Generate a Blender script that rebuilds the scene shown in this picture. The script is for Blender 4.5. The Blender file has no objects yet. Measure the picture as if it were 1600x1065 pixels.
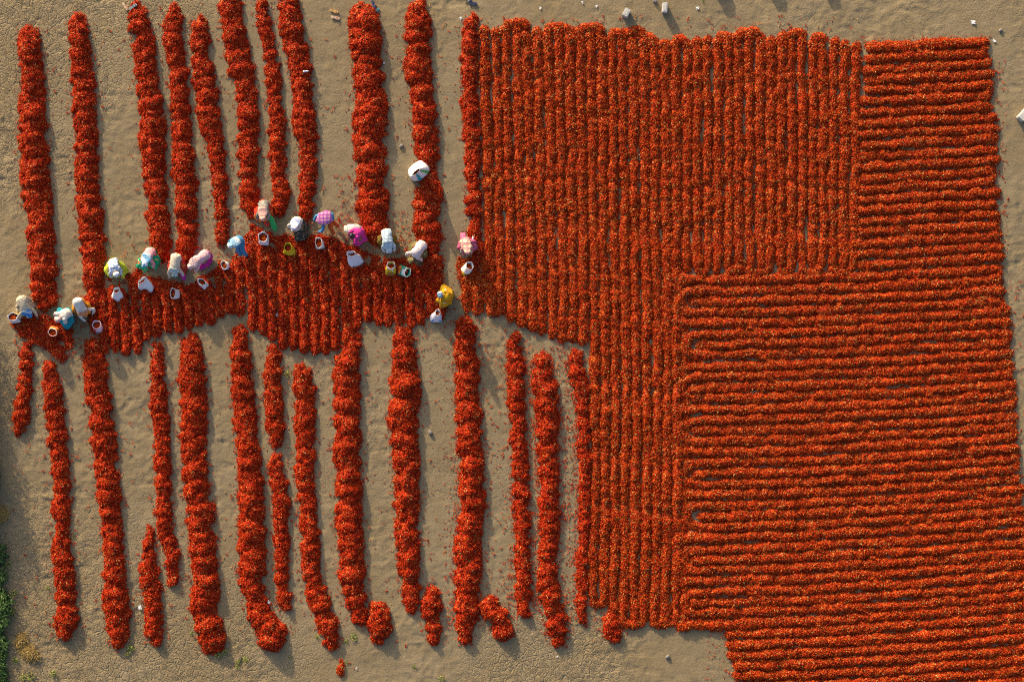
import bpy, bmesh, math, random
import numpy as np
from mathutils import Vector, Matrix

# ------------------------------------------------------------------ camera, sky, sun, exposure
scene = bpy.context.scene
col = scene.collection
PPM = 40.0                       # photograph pixels per metre on the ground
CAMH = 60.0                      # drone height in metres
SUN_EL = math.radians(15.5)
SHADOW = Vector((0.47, -0.883))  # the way shadows fall on the ground

cam_data = bpy.data.cameras.new('camera')
cam_data.sensor_width = 36.0
cam_data.lens = 36.0 * CAMH / 40.0
cam_data.clip_end = 3000.0
cam = bpy.data.objects.new('camera', cam_data)
cam.location = (0, 0, CAMH)
col.objects.link(cam)
scene.camera = cam

world = bpy.data.worlds.new('World')
scene.world = world
world.use_nodes = True
wn = world.node_tree.nodes
sky = wn.new('ShaderNodeTexSky')
sky.sky_type = 'NISHITA'
sky.sun_disc = False
sky.sun_elevation = SUN_EL
sky.dust_density = 4.0
sky.air_density = 0.8
sky.ozone_density = 0.6
# compass bearing of the sun, measured from +Y towards +X
sky.sun_rotation = math.atan2(-SHADOW.x, -SHADOW.y)
wn['Background'].inputs['Strength'].default_value = 0.15
world.node_tree.links.new(sky.outputs[0], wn['Background'].inputs['Color'])

sun_data = bpy.data.lights.new('sun', 'SUN')
sun_data.energy = 4.1
sun_data.angle = math.radians(0.9)
sun_data.color = (1.0, 0.80, 0.52)
sun = bpy.data.objects.new('sun', sun_data)
sun_dir = Vector((SHADOW.x * math.cos(SUN_EL), SHADOW.y * math.cos(SUN_EL), -math.sin(SUN_EL))).normalized()
sun.rotation_euler = sun_dir.to_track_quat('-Z', 'Y').to_euler()
sun.location = (-10, 18, 20)
col.objects.link(sun)

vs = scene.view_settings
vs.view_transform = 'Standard'
vs.look = 'None'
vs.exposure = 0.86
vs.gamma = 1.0
vs.use_curve_mapping = False
cy = scene.cycles
cy.use_denoising = False
cy.filter_width = 1.15
cy.max_bounces = 4; cy.diffuse_bounces = 3; cy.glossy_bounces = 2; cy.transmission_bounces = 2
cy.sample_clamp_indirect = 4.0

# ------------------------------------------------------------------ helpers
def P(px, py, z=0.0):
    """a spot of the yard, read off the ground grid (40 px to the metre), at height z"""
    k = 1.0 - z / CAMH
    return Vector(((px - 800.0) / PPM * k, (532.5 - py) / PPM * k, z))

def vnoise(x, y, scale, seed):
    """smooth value noise in [-1, 1]"""
    x = np.asarray(x, float) / scale + seed * 17.13
    y = np.asarray(y, float) / scale + seed * 7.71
    xi = np.floor(x).astype(np.int64); yi = np.floor(y).astype(np.int64)
    xf = x - xi; yf = y - yi
    u = xf * xf * xf * (xf * (xf * 6 - 15) + 10); v = yf * yf * yf * (yf * (yf * 6 - 15) + 10)
    def h(a, b):
        n = (a * 374761393 + b * 668265263 + seed * 69069) & 0xffffffff
        n = ((n ^ (n >> 13)) * 1274126177) & 0xffffffff
        n = (n ^ (n >> 16)) & 0xffff
        return n / 32767.5 - 1.0
    a = h(xi, yi); b = h(xi + 1, yi); c = h(xi, yi + 1); d = h(xi + 1, yi + 1)
    return (a * (1 - u) + b * u) * (1 - v) + (c * (1 - u) + d * u) * v

def tag(o, label=None, cat=None, group=None, kind=None):
    if label: o['label'] = label
    if cat: o['category'] = cat
    if group: o['group'] = group
    if kind: o['kind'] = kind
    return o

def mesh_obj(name, verts, faces, mat=None, parent=None, smooth=True):
    me = bpy.data.meshes.new(name)
    if isinstance(verts, np.ndarray):
        verts = verts.tolist()
    if isinstance(faces, np.ndarray):
        faces = faces.tolist()
    me.from_pydata(verts, [], faces)
    me.update()
    if smooth:
        me.polygons.foreach_set('use_smooth', [True] * len(me.polygons))
    for m in (mat if isinstance(mat, (list, tuple)) else [mat]):
        if m: me.materials.append(m)
    o = bpy.data.objects.new(name, me)
    col.objects.link(o)
    if parent: o.parent = parent
    return o

def empty(name, loc=(0, 0, 0)):
    o = bpy.data.objects.new(name, None)
    o.empty_display_size = 0.2
    o.location = loc
    col.objects.link(o)
    return o

# ------------------------------------------------------------------ materials
def new_mat(name):
    m = bpy.data.materials.new(name); m.use_nodes = True
    nt = m.node_tree
    return m, nt, nt.nodes, nt.links, nt.nodes['Principled BSDF']

def mix_rgb(nt, fac, a, b, blend='MIX'):
    n = nt.nodes.new('ShaderNodeMix'); n.data_type = 'RGBA'; n.blend_type = blend
    for sock, v in ((n.inputs[0], fac), (n.inputs[6], a), (n.inputs[7], b)):
        if hasattr(v, 'links') or isinstance(v, bpy.types.NodeSocket): nt.links.new(v, sock)
        elif isinstance(v, (int, float)): sock.default_value = v
        else: sock.default_value = (*v, 1.0)
    return n.outputs[2]

def ramp(nt, fac, stops, interp='LINEAR'):
    n = nt.nodes.new('ShaderNodeValToRGB'); n.color_ramp.interpolation = interp
    els = n.color_ramp.elements
    while len(els) < len(stops): els.new(0.5)
    for e, (p, c) in zip(els, stops):
        e.position = p; e.color = (*c, 1.0) if len(c) == 3 else c
    nt.links.new(fac, n.inputs[0])
    return n.outputs[0]

def noise(nt, vec, scale, detail=4, rough=0.6, dist=0.0):
    n = nt.nodes.new('ShaderNodeTexNoise')
    n.inputs['Scale'].default_value = scale; n.inputs['Detail'].default_value = detail
    n.inputs['Roughness'].default_value = rough; n.inputs['Distortion'].default_value = dist
    if vec is not None: nt.links.new(vec, n.inputs['Vector'])
    return n.outputs['Fac']

def math_node(nt, op, a, b=None, clamp=False):
    n = nt.nodes.new('ShaderNodeMath'); n.operation = op; n.use_clamp = clamp
    for i, v in enumerate((a, b)):
        if v is None: continue
        if isinstance(v, (int, float)): n.inputs[i].default_value = v
        else: nt.links.new(v, n.inputs[i])
    return n.outputs[0]

def bump(nt, height, strength, dist, normal=None):
    n = nt.nodes.new('ShaderNodeBump')
    n.inputs['Strength'].default_value = strength; n.inputs['Distance'].default_value = dist
    nt.links.new(height, n.inputs['Height'])
    if normal is not None: nt.links.new(normal, n.inputs['Normal'])
    return n.outputs[0]

def ground_material():
    m, nt, N, L, bsdf = new_mat('dry_clay')
    geo = N.new('ShaderNodeNewGeometry').outputs['Position']
    big = noise(nt, geo, 0.22, 4, 0.6)
    mid = noise(nt, geo, 2.2, 5, 0.65)
    fine = noise(nt, geo, 16.0, 4, 0.7)
    c = ramp(nt, mid, [(0.25, (0.166, 0.127, 0.074)), (0.5, (0.208, 0.164, 0.101)), (0.78, (0.258, 0.207, 0.133))])
    c = mix_rgb(nt, ramp(nt, big, [(0.40, (0, 0, 0)), (0.64, (0.85, 0.85, 0.85))]), c, (0.185, 0.140, 0.078))
    patch = noise(nt, geo, 0.75, 3, 0.5, 0.4)
    c = mix_rgb(nt, ramp(nt, patch, [(0.48, (0, 0, 0)), (0.72, (0.6, 0.6, 0.6))]), c, (0.245, 0.192, 0.115))
    c = mix_rgb(nt, ramp(nt, fine, [(0.42, (0, 0, 0)), (0.75, (0.5, 0.5, 0.5))]), c, (0.31, 0.24, 0.135))
    straw = noise(nt, geo, 30.0, 2, 0.5)
    c = mix_rgb(nt, ramp(nt, straw, [(0.70, (0, 0, 0)), (0.76, (0.55, 0.55, 0.55))]), c, (0.42, 0.33, 0.16))
    # crushed pods trodden into the clay
    red = noise(nt, geo, 22.0, 2, 0.5)
    zone = noise(nt, geo, 0.35, 3, 0.6)
    rf = math_node(nt, 'MULTIPLY', ramp(nt, red, [(0.69, (0, 0, 0)), (0.73, (0.7, 0.7, 0.7))]), ramp(nt, zone, [(0.5, (0, 0, 0)), (0.62, (1, 1, 1))]))
    c = mix_rgb(nt, rf, c, (0.22, 0.05, 0.025))
    # mud cracks: clay plates parted by narrow gaps, strongest where the crust is untrodden
    wob = N.new('ShaderNodeVectorMath'); wob.operation = 'ADD'
    wn_ = N.new('ShaderNodeTexNoise'); wn_.inputs['Scale'].default_value = 3.0
    L.new(geo, wn_.inputs['Vector'])
    sc = N.new('ShaderNodeVectorMath'); sc.operation = 'SCALE'; sc.inputs['Scale'].default_value = 0.35
    L.new(wn_.outputs['Color'], sc.inputs[0]); L.new(geo, wob.inputs[0]); L.new(sc.outputs[0], wob.inputs[1])
    vo = N.new('ShaderNodeTexVoronoi'); vo.feature = 'DISTANCE_TO_EDGE'; vo.inputs['Scale'].default_value = 3.4
    L.new(wob.outputs[0], vo.inputs['Vector'])
    vo2 = N.new('ShaderNodeTexVoronoi'); vo2.feature = 'DISTANCE_TO_EDGE'; vo2.inputs['Scale'].default_value = 6.5
    L.new(wob.outputs[0], vo2.inputs['Vector'])
    att = N.new('ShaderNodeAttribute'); att.attribute_name = 'crust'
    crack = ramp(nt, vo.outputs['Distance'], [(0.0, (0, 0, 0)), (0.09, (1, 1, 1))])
    crack2 = ramp(nt, vo2.outputs['Distance'], [(0.0, (0.3, 0.3, 0.3)), (0.09, (1, 1, 1))])
    cr = mix_rgb(nt, 1.0, crack, crack2, 'MULTIPLY')
    cr = mix_rgb(nt, att.outputs['Fac'], (1, 1, 1), cr)
    lump = noise(nt, geo, 9.0, 4, 0.6, 0.6)
    n1 = bump(nt, lump, 0.45, 0.028)
    n2 = bump(nt, fine, 0.3, 0.012, n1)
    n3 = bump(nt, cr, 0.8, 0.035, n2)
    L.new(n3, bsdf.inputs['Normal'])
    L.new(c, bsdf.inputs['Base Color'])
    bsdf.inputs['Roughness'].default_value = 0.95
    bsdf.inputs['Specular IOR Level'].default_value = 0.15
    return m

def chili_material(name, stops, base=False):
    m, nt, N, L, bsdf = new_mat(name)
    if base:
        geo = N.new('ShaderNodeNewGeometry').outputs['Position']
        v = N.new('ShaderNodeTexVoronoi'); v.inputs['Scale'].default_value = 24
        L.new(geo, v.inputs['Vector'])
        sx = N.new('ShaderNodeSeparateColor'); L.new(v.outputs['Color'], sx.inputs[0])
        fac = sx.outputs[0]
        L.new(bump(nt, v.outputs['Distance'], 1.0, 0.04), bsdf.inputs['Normal'])
    else:
        a = N.new('ShaderNodeAttribute'); a.attribute_name = 'tint'
        oi = N.new('ShaderNodeObjectInfo')
        w = math_node(nt, 'MULTIPLY', math_node(nt, 'SUBTRACT', oi.outputs['Random'], 0.5), 0.16)
        fac = math_node(nt, 'ADD', a.outputs['Fac'], w, clamp=True)
    L.new(ramp(nt, fac, stops), bsdf.inputs['Base Color'])
    bsdf.inputs['Roughness'].default_value = 0.5
    bsdf.inputs['Specular IOR Level'].default_value = 0.08
    return m

HEAP_STOPS = [(0.0, (0.13, 0.004, 0.002)), (0.28, (0.26, 0.009, 0.003)), (0.58, (0.42, 0.026, 0.005)),
              (0.86, (0.53, 0.058, 0.008)), (0.965, (0.58, 0.11, 0.016)), (0.985, (0.44, 0.18, 0.04)), (1.0, (0.52, 0.34, 0.12))]
BED_STOPS = [(0.0, (0.13, 0.006, 0.002)), (0.26, (0.26, 0.012, 0.003)), (0.54, (0.43, 0.034, 0.005)),
             (0.79, (0.53, 0.072, 0.008)), (0.925, (0.56, 0.14, 0.016)), (0.97, (0.29, 0.15, 0.026)), (1.0, (0.52, 0.36, 0.12))]
M_HEAP = chili_material('chili_red', HEAP_STOPS)
M_BED = chili_material('chili_orange_red', BED_STOPS)
M_HEAPBASE = chili_material('chili_mass_red', HEAP_STOPS, True)
M_BEDBASE = chili_material('chili_mass_orange', BED_STOPS, True)

def cloth(name, c1, c2=None, pattern='plain', scale=20.0, c3=None, rough=0.85):
    dull = lambda c: tuple(0.92 * v for v in c) if c else None   # every cloth colour scaled down evenly so sunlit whites don't clip
    c1, c2, c3 = dull(c1), dull(c2), dull(c3)
    m, nt, N, L, bsdf = new_mat(name)
    tc = N.new('ShaderNodeTexCoord').outputs['Object']
    fold = noise(nt, tc, 9.0, 3, 0.55)
    c2 = c2 or tuple(v * 0.82 for v in c1)
    if pattern == 'check':
        w1 = N.new('ShaderNodeTexWave'); w1.bands_direction = 'X'; w1.inputs['Scale'].default_value = scale
        w2 = N.new('ShaderNodeTexWave'); w2.bands_direction = 'Y'; w2.inputs['Scale'].default_value = scale
        for w in (w1, w2): w.inputs['Distortion'].default_value = 0.6; L.new(tc, w.inputs['Vector'])
        f = math_node(nt, 'MAXIMUM', ramp(nt, w1.outputs['Fac'], [(0.62, (0, 0, 0)), (0.72, (1, 1, 1))]),
                      ramp(nt, w2.outputs['Fac'], [(0.62, (0, 0, 0)), (0.72, (1, 1, 1))]))
        c = mix_rgb(nt, f, c1, c2)
    elif pattern == 'stripe':
        w1 = N.new('ShaderNodeTexWave'); w1.bands_direction = 'DIAGONAL'; w1.inputs['Scale'].default_value = scale
        w1.inputs['Distortion'].default_value = 1.0; L.new(tc, w1.inputs['Vector'])
        c = mix_rgb(nt, ramp(nt, w1.outputs['Fac'], [(0.45, (0, 0, 0)), (0.55, (1, 1, 1))]), c1, c2)
    elif pattern == 'floral':
        v = N.new('ShaderNodeTexVoronoi'); v.inputs['Scale'].default_value = scale
        L.new(tc, v.inputs['Vector'])
        f = ramp(nt, v.outputs['Distance'], [(0.26, (1, 1, 1)), (0.36, (0, 0, 0))])
        c = mix_rgb(nt, f, c1, c2)
        if c3:
            v2 = N.new('ShaderNodeTexVoronoi'); v2.inputs['Scale'].default_value = scale * 1.37
            L.new(tc, v2.inputs['Vector'])
            c = mix_rgb(nt, ramp(nt, v2.outputs['Distance'], [(0.18, (1, 1, 1)), (0.25, (0, 0, 0))]), c, c3)
    else:
        c = mix_rgb(nt, fold, c2, c1)
    L.new(c, bsdf.inputs['Base Color'])
    bsdf.inputs['Roughness'].default_value = rough
    bsdf.inputs['Specular IOR Level'].default_value = 0.2
    L.new(bump(nt, noise(nt, tc, 11.0, 5, 0.65, 1.6), 1.0, 0.055), bsdf.inputs['Normal'])
    return m

def simple_mat(name, c, rough=0.7, var=0.25, scale=12.0, spec=0.3):
    m, nt, N, L, bsdf = new_mat(name)
    tc = N.new('ShaderNodeTexCoord').outputs['Object']
    f = noise(nt, tc, scale, 4, 0.6)
    L.new(mix_rgb(nt, f, tuple(v * (1 - var) for v in c), tuple(min(1, v * (1 + var)) for v in c)), bsdf.inputs['Base Color'])
    bsdf.inputs['Roughness'].default_value = rough
    bsdf.inputs['Specular IOR Level'].default_value = spec
    L.new(bump(nt, f, 0.3, 0.02), bsdf.inputs['Normal'])
    return m

# ------------------------------------------------------------------ chili clumps (shared pieces for the geometry-node piles)
def chili_geometry(rng, n, radius, thick, tilt, tint_lo=0.0):
    """n bent spindle-shaped pods lying criss-cross in a patch"""
    V, F, T = [], [], []
    for _ in range(n):
        L = rng.uniform(0.055, 0.10); r = rng.uniform(0.0078, 0.0125)
        a = rng.uniform(0, 2 * math.pi); el = rng.gauss(0, tilt)
        d = Vector((math.cos(a) * math.cos(el), math.sin(a) * math.cos(el), math.sin(el)))
        side = d.cross(Vector((0, 0, 1)))
        side = side.normalized() if side.length > 1e-4 else Vector((1, 0, 0))
        up = side.cross(d)
        rr = radius * math.sqrt(rng.random()); b = rng.uniform(0, 2 * math.pi)
        c = Vector((rr * math.cos(b), rr * math.sin(b), rng.uniform(0.0, thick) * (1 - 0.6 * (rr / max(radius, 1e-3)) ** 2)))
        bend = rng.uniform(-0.25, 0.25) * L
        i0 = len(V)
        ts = ((-0.5, 0.0), (-0.36, 1.0), (0.05, 0.95), (0.34, 0.55), (0.5, 0.0))
        for t, k in ts:
            o = c + d * (t * L) + side * (bend * (1 - 4 * t * t))
            if k == 0.0: V.append(o)
            else:
                for q in range(4):
                    g = q * math.pi / 2 + 0.6
                    V.append(o + side * (math.cos(g) * r * k) + up * (math.sin(g) * r * k * 0.8))
        fs = []
        for q in range(4):
            p = (q + 1) % 4
            fs.append((i0, i0 + 1 + p, i0 + 1 + q))
            for ring in (0, 1):
                s = i0 + 1 + ring * 4
                fs.append((s + q, s + p, s + 4 + p, s + 4 + q))
            fs.append((i0 + 9 + q, i0 + 9 + p, i0 + 13))
        F += fs
        t = tint_lo + (1 - tint_lo) * rng.random()
        T += [t] * len(fs)
    return V, F, T

def clump(name, seed, n, radius, thick, tilt, mat, lo=0.0):
    rng = random.Random(seed)
    V, F, T = chili_geometry(rng, n, radius, thick, tilt, lo)
    me = bpy.data.meshes.new(name)
    me.from_pydata([tuple(v) for v in V], [], F); me.update()
    at = me.attributes.new('tint', 'FLOAT', 'FACE')
    at.data.foreach_set('value', T)
    me.materials.append(mat)
    return bpy.data.objects.new(name, me)      # never linked: only its mesh is used by the node group

def pile_nodes(name, protos, density, scale=(0.85, 1.2), points=False):
    ng = bpy.data.node_groups.new(name, 'GeometryNodeTree')
    ng.interface.new_socket('Geometry', in_out='INPUT', socket_type='NodeSocketGeometry')
    s = ng.interface.new_socket('Density', in_out='INPUT', socket_type='NodeSocketFloat'); s.default_value = density
    ng.interface.new_socket('Geometry', in_out='OUTPUT', socket_type='NodeSocketGeometry')
    N, L = ng.nodes, ng.links
    gi = N.new('NodeGroupInput'); go = N.new('NodeGroupOutput')
    join = N.new('GeometryNodeJoinGeometry')
    for p in reversed(protos):
        oi = N.new('GeometryNodeObjectInfo'); oi.inputs['Object'].default_value = p
        oi.inputs['As Instance'].default_value = False
        g2 = N.new('GeometryNodeGeometryToInstance')
        L.new(oi.outputs['Geometry'], g2.inputs[0]); L.new(g2.outputs[0], join.inputs[0])
    iop = N.new('GeometryNodeInstanceOnPoints')
    iop.inputs['Pick Instance'].default_value = True
    if points:
        L.new(gi.outputs['Geometry'], iop.inputs['Points'])
    else:
        d = N.new('GeometryNodeDistributePointsOnFaces'); d.distribute_method = 'RANDOM'
        L.new(gi.outputs['Geometry'], d.inputs['Mesh']); L.new(gi.outputs['Density'], d.inputs['Density'])
        L.new(d.outputs['Points'], iop.inputs['Points']); L.new(d.outputs['Rotation'], iop.inputs['Rotation'])
    ri = N.new('FunctionNodeRandomValue'); ri.data_type = 'INT'
    ri.inputs[4].default_value = 0; ri.inputs[5].default_value = len(protos) - 1
    L.new(ri.outputs[2], iop.inputs['Instance Index'])
    rs = N.new('FunctionNodeRandomValue'); rs.data_type = 'FLOAT'
    rs.inputs[2].default_value = scale[0]; rs.inputs[3].default_value = scale[1]; rs.inputs['Seed'].default_value = 5
    L.new(rs.outputs[1], iop.inputs['Scale'])
    L.new(join.outputs[0], iop.inputs['Instance'])
    rv = N.new('FunctionNodeRandomValue'); rv.data_type = 'FLOAT_VECTOR'; rv.inputs['Seed'].default_value = 9
    rv.inputs[0].default_value = (0, 0, -math.pi); rv.inputs[1].default_value = (0, 0, math.pi)
    rot = N.new('GeometryNodeRotateInstances')
    L.new(iop.outputs[0], rot.inputs['Instances']); L.new(rv.outputs[0], rot.inputs['Rotation'])
    L.new(rot.outputs[0], go.inputs[0])
    return ng

heap_protos = [clump('heap_clump', 100 + i, 19, 0.095, 0.06, 0.48, M_HEAP) for i in range(8)]
bed_protos = [clump('bed_clump', 200 + i, 22, 0.105, 0.055, 0.45, M_BED) for i in range(8)]
pod_protos = [clump('pod', 300 + i, 1, 0.0, 0.0, 0.12, M_HEAP) for i in range(6)] + \
             [clump('pod', 330 + i, 3, 0.05, 0.01, 0.15, M_HEAP) for i in range(2)]
NG_HEAP = pile_nodes('heap_pile', heap_protos, 66.0, (0.9, 1.2))
NG_BED = pile_nodes('bed_pile', bed_protos, 50.0)
NG_PODS = pile_nodes('pod_scatter', pod_protos, 1.0, (0.9, 1.3), True)

def cover(parent, ng, name='loose_chilies', density=None):
    """a child that covers its mound with loose pods"""
    o = bpy.data.objects.new(name, parent.data)
    col.objects.link(o); o.parent = parent
    md = o.modifiers.new('pods', 'NODES'); md.node_group = ng
    if density is not None:
        ident = [i.identifier for i in ng.interface.items_tree if i.name == 'Density'][0]
        md[ident] = density
    o['kind'] = 'stuff'
    return o

# ------------------------------------------------------------------ ground
def build_ground():
    step = 0.052
    dx = np.arange(-21.6, 21.6, step); dy = np.arange(-14.8, 14.8, step)
    out = np.array([0.5, 1.5, 4, 10, 25, 60, 150, 400, 900.0])
    xs = np.concatenate([dx[0] - out[::-1], dx, dx[-1] + out]); ys = np.concatenate([dy[0] - out[::-1], dy, dy[-1] + out])
    X, Y = np.meshgrid(xs, ys)
    soft = np.clip((np.minimum(21.6 - np.abs(X), 14.8 - np.abs(Y))) / 0.6, 0, 1)
    rough = np.clip(0.72 + 0.62 * vnoise(X, Y, 2.4, 3) + 0.2 * vnoise(X, Y, 0.9, 6), 0.22, 1.3)
    wx = X + 0.12 * vnoise(X, Y, 0.4, 11); wy = Y + 0.12 * vnoise(X, Y, 0.4, 12)
    Z = 0.015 * vnoise(wx, wy, 0.27, 1) + 0.010 * vnoise(wx * 0.8, wy * 1.4, 0.15, 2) + 0.024 * vnoise(X, Y, 1.1, 4) + 0.012 * (1 - 2 * np.abs(vnoise(wx, wy, 0.38, 5)))
    Z = Z + 0.006 * np.maximum(0, vnoise(wx, wy, 0.16, 21)) * 2
    # hoof and foot prints, shallow pits
    pit = vnoise(X, Y, 0.33, 31)
    Z = Z - 0.026 * np.clip((pit - 0.6) / 0.25, 0, 1)
    Z = (Z * 0.72 - 0.012) * soft * rough
    nx, ny = len(xs), len(ys)
    verts = np.stack([X.ravel(), Y.ravel(), Z.ravel()], 1)
    idx = np.arange(nx * ny).reshape(ny, nx)
    f = np.stack([idx[:-1, :-1], idx[:-1, 1:], idx[1:, 1:], idx[1:, :-1]], -1).reshape(-1, 4)
    me = bpy.data.meshes.new('ground')
    me.vertices.add(len(verts)); me.vertices.foreach_set('co', verts.ravel())
    me.loops.add(f.size); me.loops.foreach_set('vertex_index', f.ravel())
    me.polygons.add(len(f)); me.polygons.foreach_set('loop_start', np.arange(0, f.size, 4))
    me.polygons.foreach_set('loop_total', np.full(len(f), 4))
    me.polygons.foreach_set('use_smooth', np.ones(len(f), bool))
    me.update(calc_edges=True)
    px = X * PPM + 800; py = 532.5 - Y * PPM
    c = np.zeros_like(X)
    for (cx, cy, r) in ((60, 30, 170), (10, 200, 120), (240, 20, 90), (120, 1050, 230), (30, 900, 120), (320, 1060, 150), (860, 1060, 120), (0, 620, 80)):
        c = np.maximum(c, np.clip(1.3 - np.hypot(px - cx, py - cy) / r, 0, 1))
    c = np.clip(c * (1 + 0.5 * vnoise(X, Y, 1.6, 8)) + 0.10 + 0.10 * vnoise(X, Y, 2.3, 9), 0, 1)
    at = me.attributes.new('crust', 'FLOAT', 'POINT'); at.data.foreach_set('value', c.ravel())
    me.materials.append(ground_material())
    o = bpy.data.objects.new('ground', me); col.objects.link(o)
    o['kind'] = 'structure'
    return o
build_ground()

# ------------------------------------------------------------------ chili heaps (dumped, so a run of overlapping domes)
edge_pts = []                                      # loose pods rolled off the piles
ernd = np.random.default_rng(7)
HEAP_VERTS = []
def heap_top(px, py):
    """height of the pile surface at a spot (0 on bare ground)"""
    w = P(px, py); best = 0.0
    for v in HEAP_VERTS:
        d = np.hypot(v[:, 0] - w.x, v[:, 1] - w.y); i = int(d.argmin())
        if d[i] < 0.07: best = max(best, float(v[i, 2]))
    return best

def heap(rows, label, group=None, seed=0, hscale=1.0, scatter=1.0, group_name='long chili heaps in rows', name='chili_heap', base=None, ng=None):
    """rows: (y, x_left, x_right) of the outline, top to bottom"""
    rng = np.random.default_rng(1000 + seed)
    ys = np.array([r[0] for r in rows], float)
    xl = np.array([r[1] for r in rows], float); xr = np.array([r[2] for r in rows], float)
    y0, y1 = ys[0], ys[-1]
    D = []
    y = y0 + 2
    while y < y1 - 1:
        l = np.interp(y, ys, xl); r = np.interp(y, ys, xr)
        hw = max((r - l) / 2 * (0.99 if y0 < 450 else 0.94) - 1.6, 4.0)
        for _ in range(3):
            k = rng.uniform(0.45, 1.0)
            R = hw * k * 1.04
            cx = (l + r) / 2 + rng.uniform(-1, 1) * max(hw * 1.05 - R * 0.92, 0.0)
            R2 = min(R, max(5.5, min(y - y0, y1 - y) * 0.95 + 4.0))
            H = (0.30 + 0.52 * R2 / PPM) * (R2 / PPM) ** 0.55 * rng.uniform(0.75, 1.2) * hscale * 0.92
            D.append((cx, y + rng.uniform(-2, 2), R2, H))
        y += max(4.0, hw * rng.uniform(0.25, 0.85))
    D = np.array(D)
    bx0, bx1 = xl.min() - 8, xr.max() + 8
    step = 0.058 * PPM
    gx = np.arange(bx0, bx1 + step, step); gy = np.arange(y0 - 8, y1 + 8 + step, step)
    GX, GY = np.meshgrid(gx, gy)
    WX = (GX - 800) / PPM; WY = (532.5 - GY) / PPM
    jx = GX + 3.0 * vnoise(WX, WY, 0.22, 40 + seed) + 1.5 * vnoise(WX, WY, 0.09, 60 + seed)
    jy = GY + 3.0 * vnoise(WX, WY, 0.22, 41 + seed) + 1.5 * vnoise(WX, WY, 0.09, 61 + seed)
    Z = np.full(GX.shape, -1.0)
    for cx, cy, R, H in D:
        q = ((jx - cx) ** 2 + (jy - cy) ** 2) / (R * R)
        z = np.where(q < 1, H * (0.5 * np.clip(1 - q, 0, 1) ** 0.8 + 0.5 * np.clip(1 - np.sqrt(q), 0, 1) ** 0.7), -(np.sqrt(q) - 1) * 0.5)
        Z = np.maximum(Z, z)
    Z = Z + 0.018 * vnoise(WX, WY, 0.15, 77 + seed) * (Z > 0.03)
    ny, nx = Z.shape
    idx = np.arange(nx * ny).reshape(ny, nx)
    f = np.stack([idx[1:, :-1], idx[1:, 1:], idx[:-1, 1:], idx[:-1, :-1]], -1).reshape(-1, 4)
    zf = Z.ravel()
    keep = (zf[f].max(1) > -0.005)
    f = f[keep]
    used = np.unique(f); remap = np.full(nx * ny, -1); remap[used] = np.arange(len(used))
    verts = np.stack([WX.ravel(), WY.ravel(), np.maximum(zf, -0.03)], 1)[used]
    o = mesh_obj(name, verts, remap[f], base or M_HEAPBASE)
    HEAP_VERTS.append(verts)
    # origin at the foot of the heap
    org = Vector((verts[:, 0].mean(), verts[:, 1].mean(), 0))
    o.data.transform(Matrix.Translation(-org)); o.location = org
    tag(o, label, 'chili heap', group_name)
    cover(o, ng or NG_HEAP)
    # pods strewn beside it
    n = int((y1 - y0) * 0.42 * scatter)
    yy = ernd.uniform(y0 - 4, y1 + 5, n)
    side = ernd.integers(0, 2, n) * 2 - 1
    lo = np.interp(yy, ys, xl); hi = np.interp(yy, ys, xr)
    off = ernd.exponential(4.2, n) - 1.5
    xx = np.where(side < 0, lo - off, hi + off)
    edge_pts.append(np.stack([xx, yy], 1))
    return o

UP = 'upper row of long heaps'
LOW = 'lower row of long heaps'
heap([(46, 36, 58), (60, 29, 64), (100, 30, 68), (150, 31, 70), (200, 29, 74), (266, 31, 76), (300, 33, 78), (330, 40, 82), (400, 45, 88), (450, 48, 88), (482, 55, 88)],
     'broad long chili heap at the left edge, ending beside the person in beige shirt', seed=1, group_name=UP)
heap([(26, 110, 132), (60, 107, 140), (130, 113, 148), (200, 116, 151), (266, 116, 153), (330, 121, 160), (400, 128, 164), (440, 130, 163), (480, 135, 158), (515, 142, 158)],
     'long chili heap, second from the left edge in the upper row', seed=2, group_name=UP)
heap([(10, 203, 226), (30, 202, 234), (60, 206, 239), (130, 214, 249), (180, 220, 257), (220, 217, 257), (266, 225, 260), (300, 226, 264), (330, 229, 260), (350, 230, 265), (385, 236, 268), (405, 243, 266)],
     'lumpy chili heap with a pair of sandals at its top end', seed=3, group_name=UP)
heap([(10, 260, 278), (30, 257, 284), (60, 256, 285), (100, 262, 292), (160, 267, 296), (220, 268, 301), (266, 268, 306), (320, 273, 309), (360, 274, 309), (405, 276, 306)],
     'narrow chili heap running down to the people in white and pink', seed=4, group_name=UP)
heap([(29, 303, 322), (45, 297, 327), (70, 298, 327), (90, 301, 326), (105, 298, 334), (140, 305, 342), (180, 308, 345), (230, 322, 351), (266, 330, 355), (300, 333, 356), (340, 337, 357), (358, 340, 356)],
     'short thin chili heap ending above the person in blue headscarf', seed=5, group_name=UP)
heap([(355, 340, 354), (368, 335, 359), (382, 341, 356)], 'small round chili heap touching the person in blue headscarf', seed=6, group_name='small chili heaps', name='small_chili_heap')
heap([(-14, 338, 372), (10, 340, 378), (40, 345, 383), (75, 350, 388), (105, 357, 395), (150, 370, 402), (200, 373, 405), (260, 373, 402), (300, 374, 406), (334, 380, 403)],
     'long wavy chili heap ending behind the person in red sari', seed=7, group_name=UP)
heap([(2, 400, 420), (30, 403, 424), (55, 407, 427), (90, 413, 433), (120, 417, 440), (150, 418, 438), (190, 420, 448), (230, 420, 447), (280, 424, 447), (300, 425, 456), (332, 428, 448)],
     'thinnest chili heap of the upper row, knobbly along its length', seed=8, group_name=UP)
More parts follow.
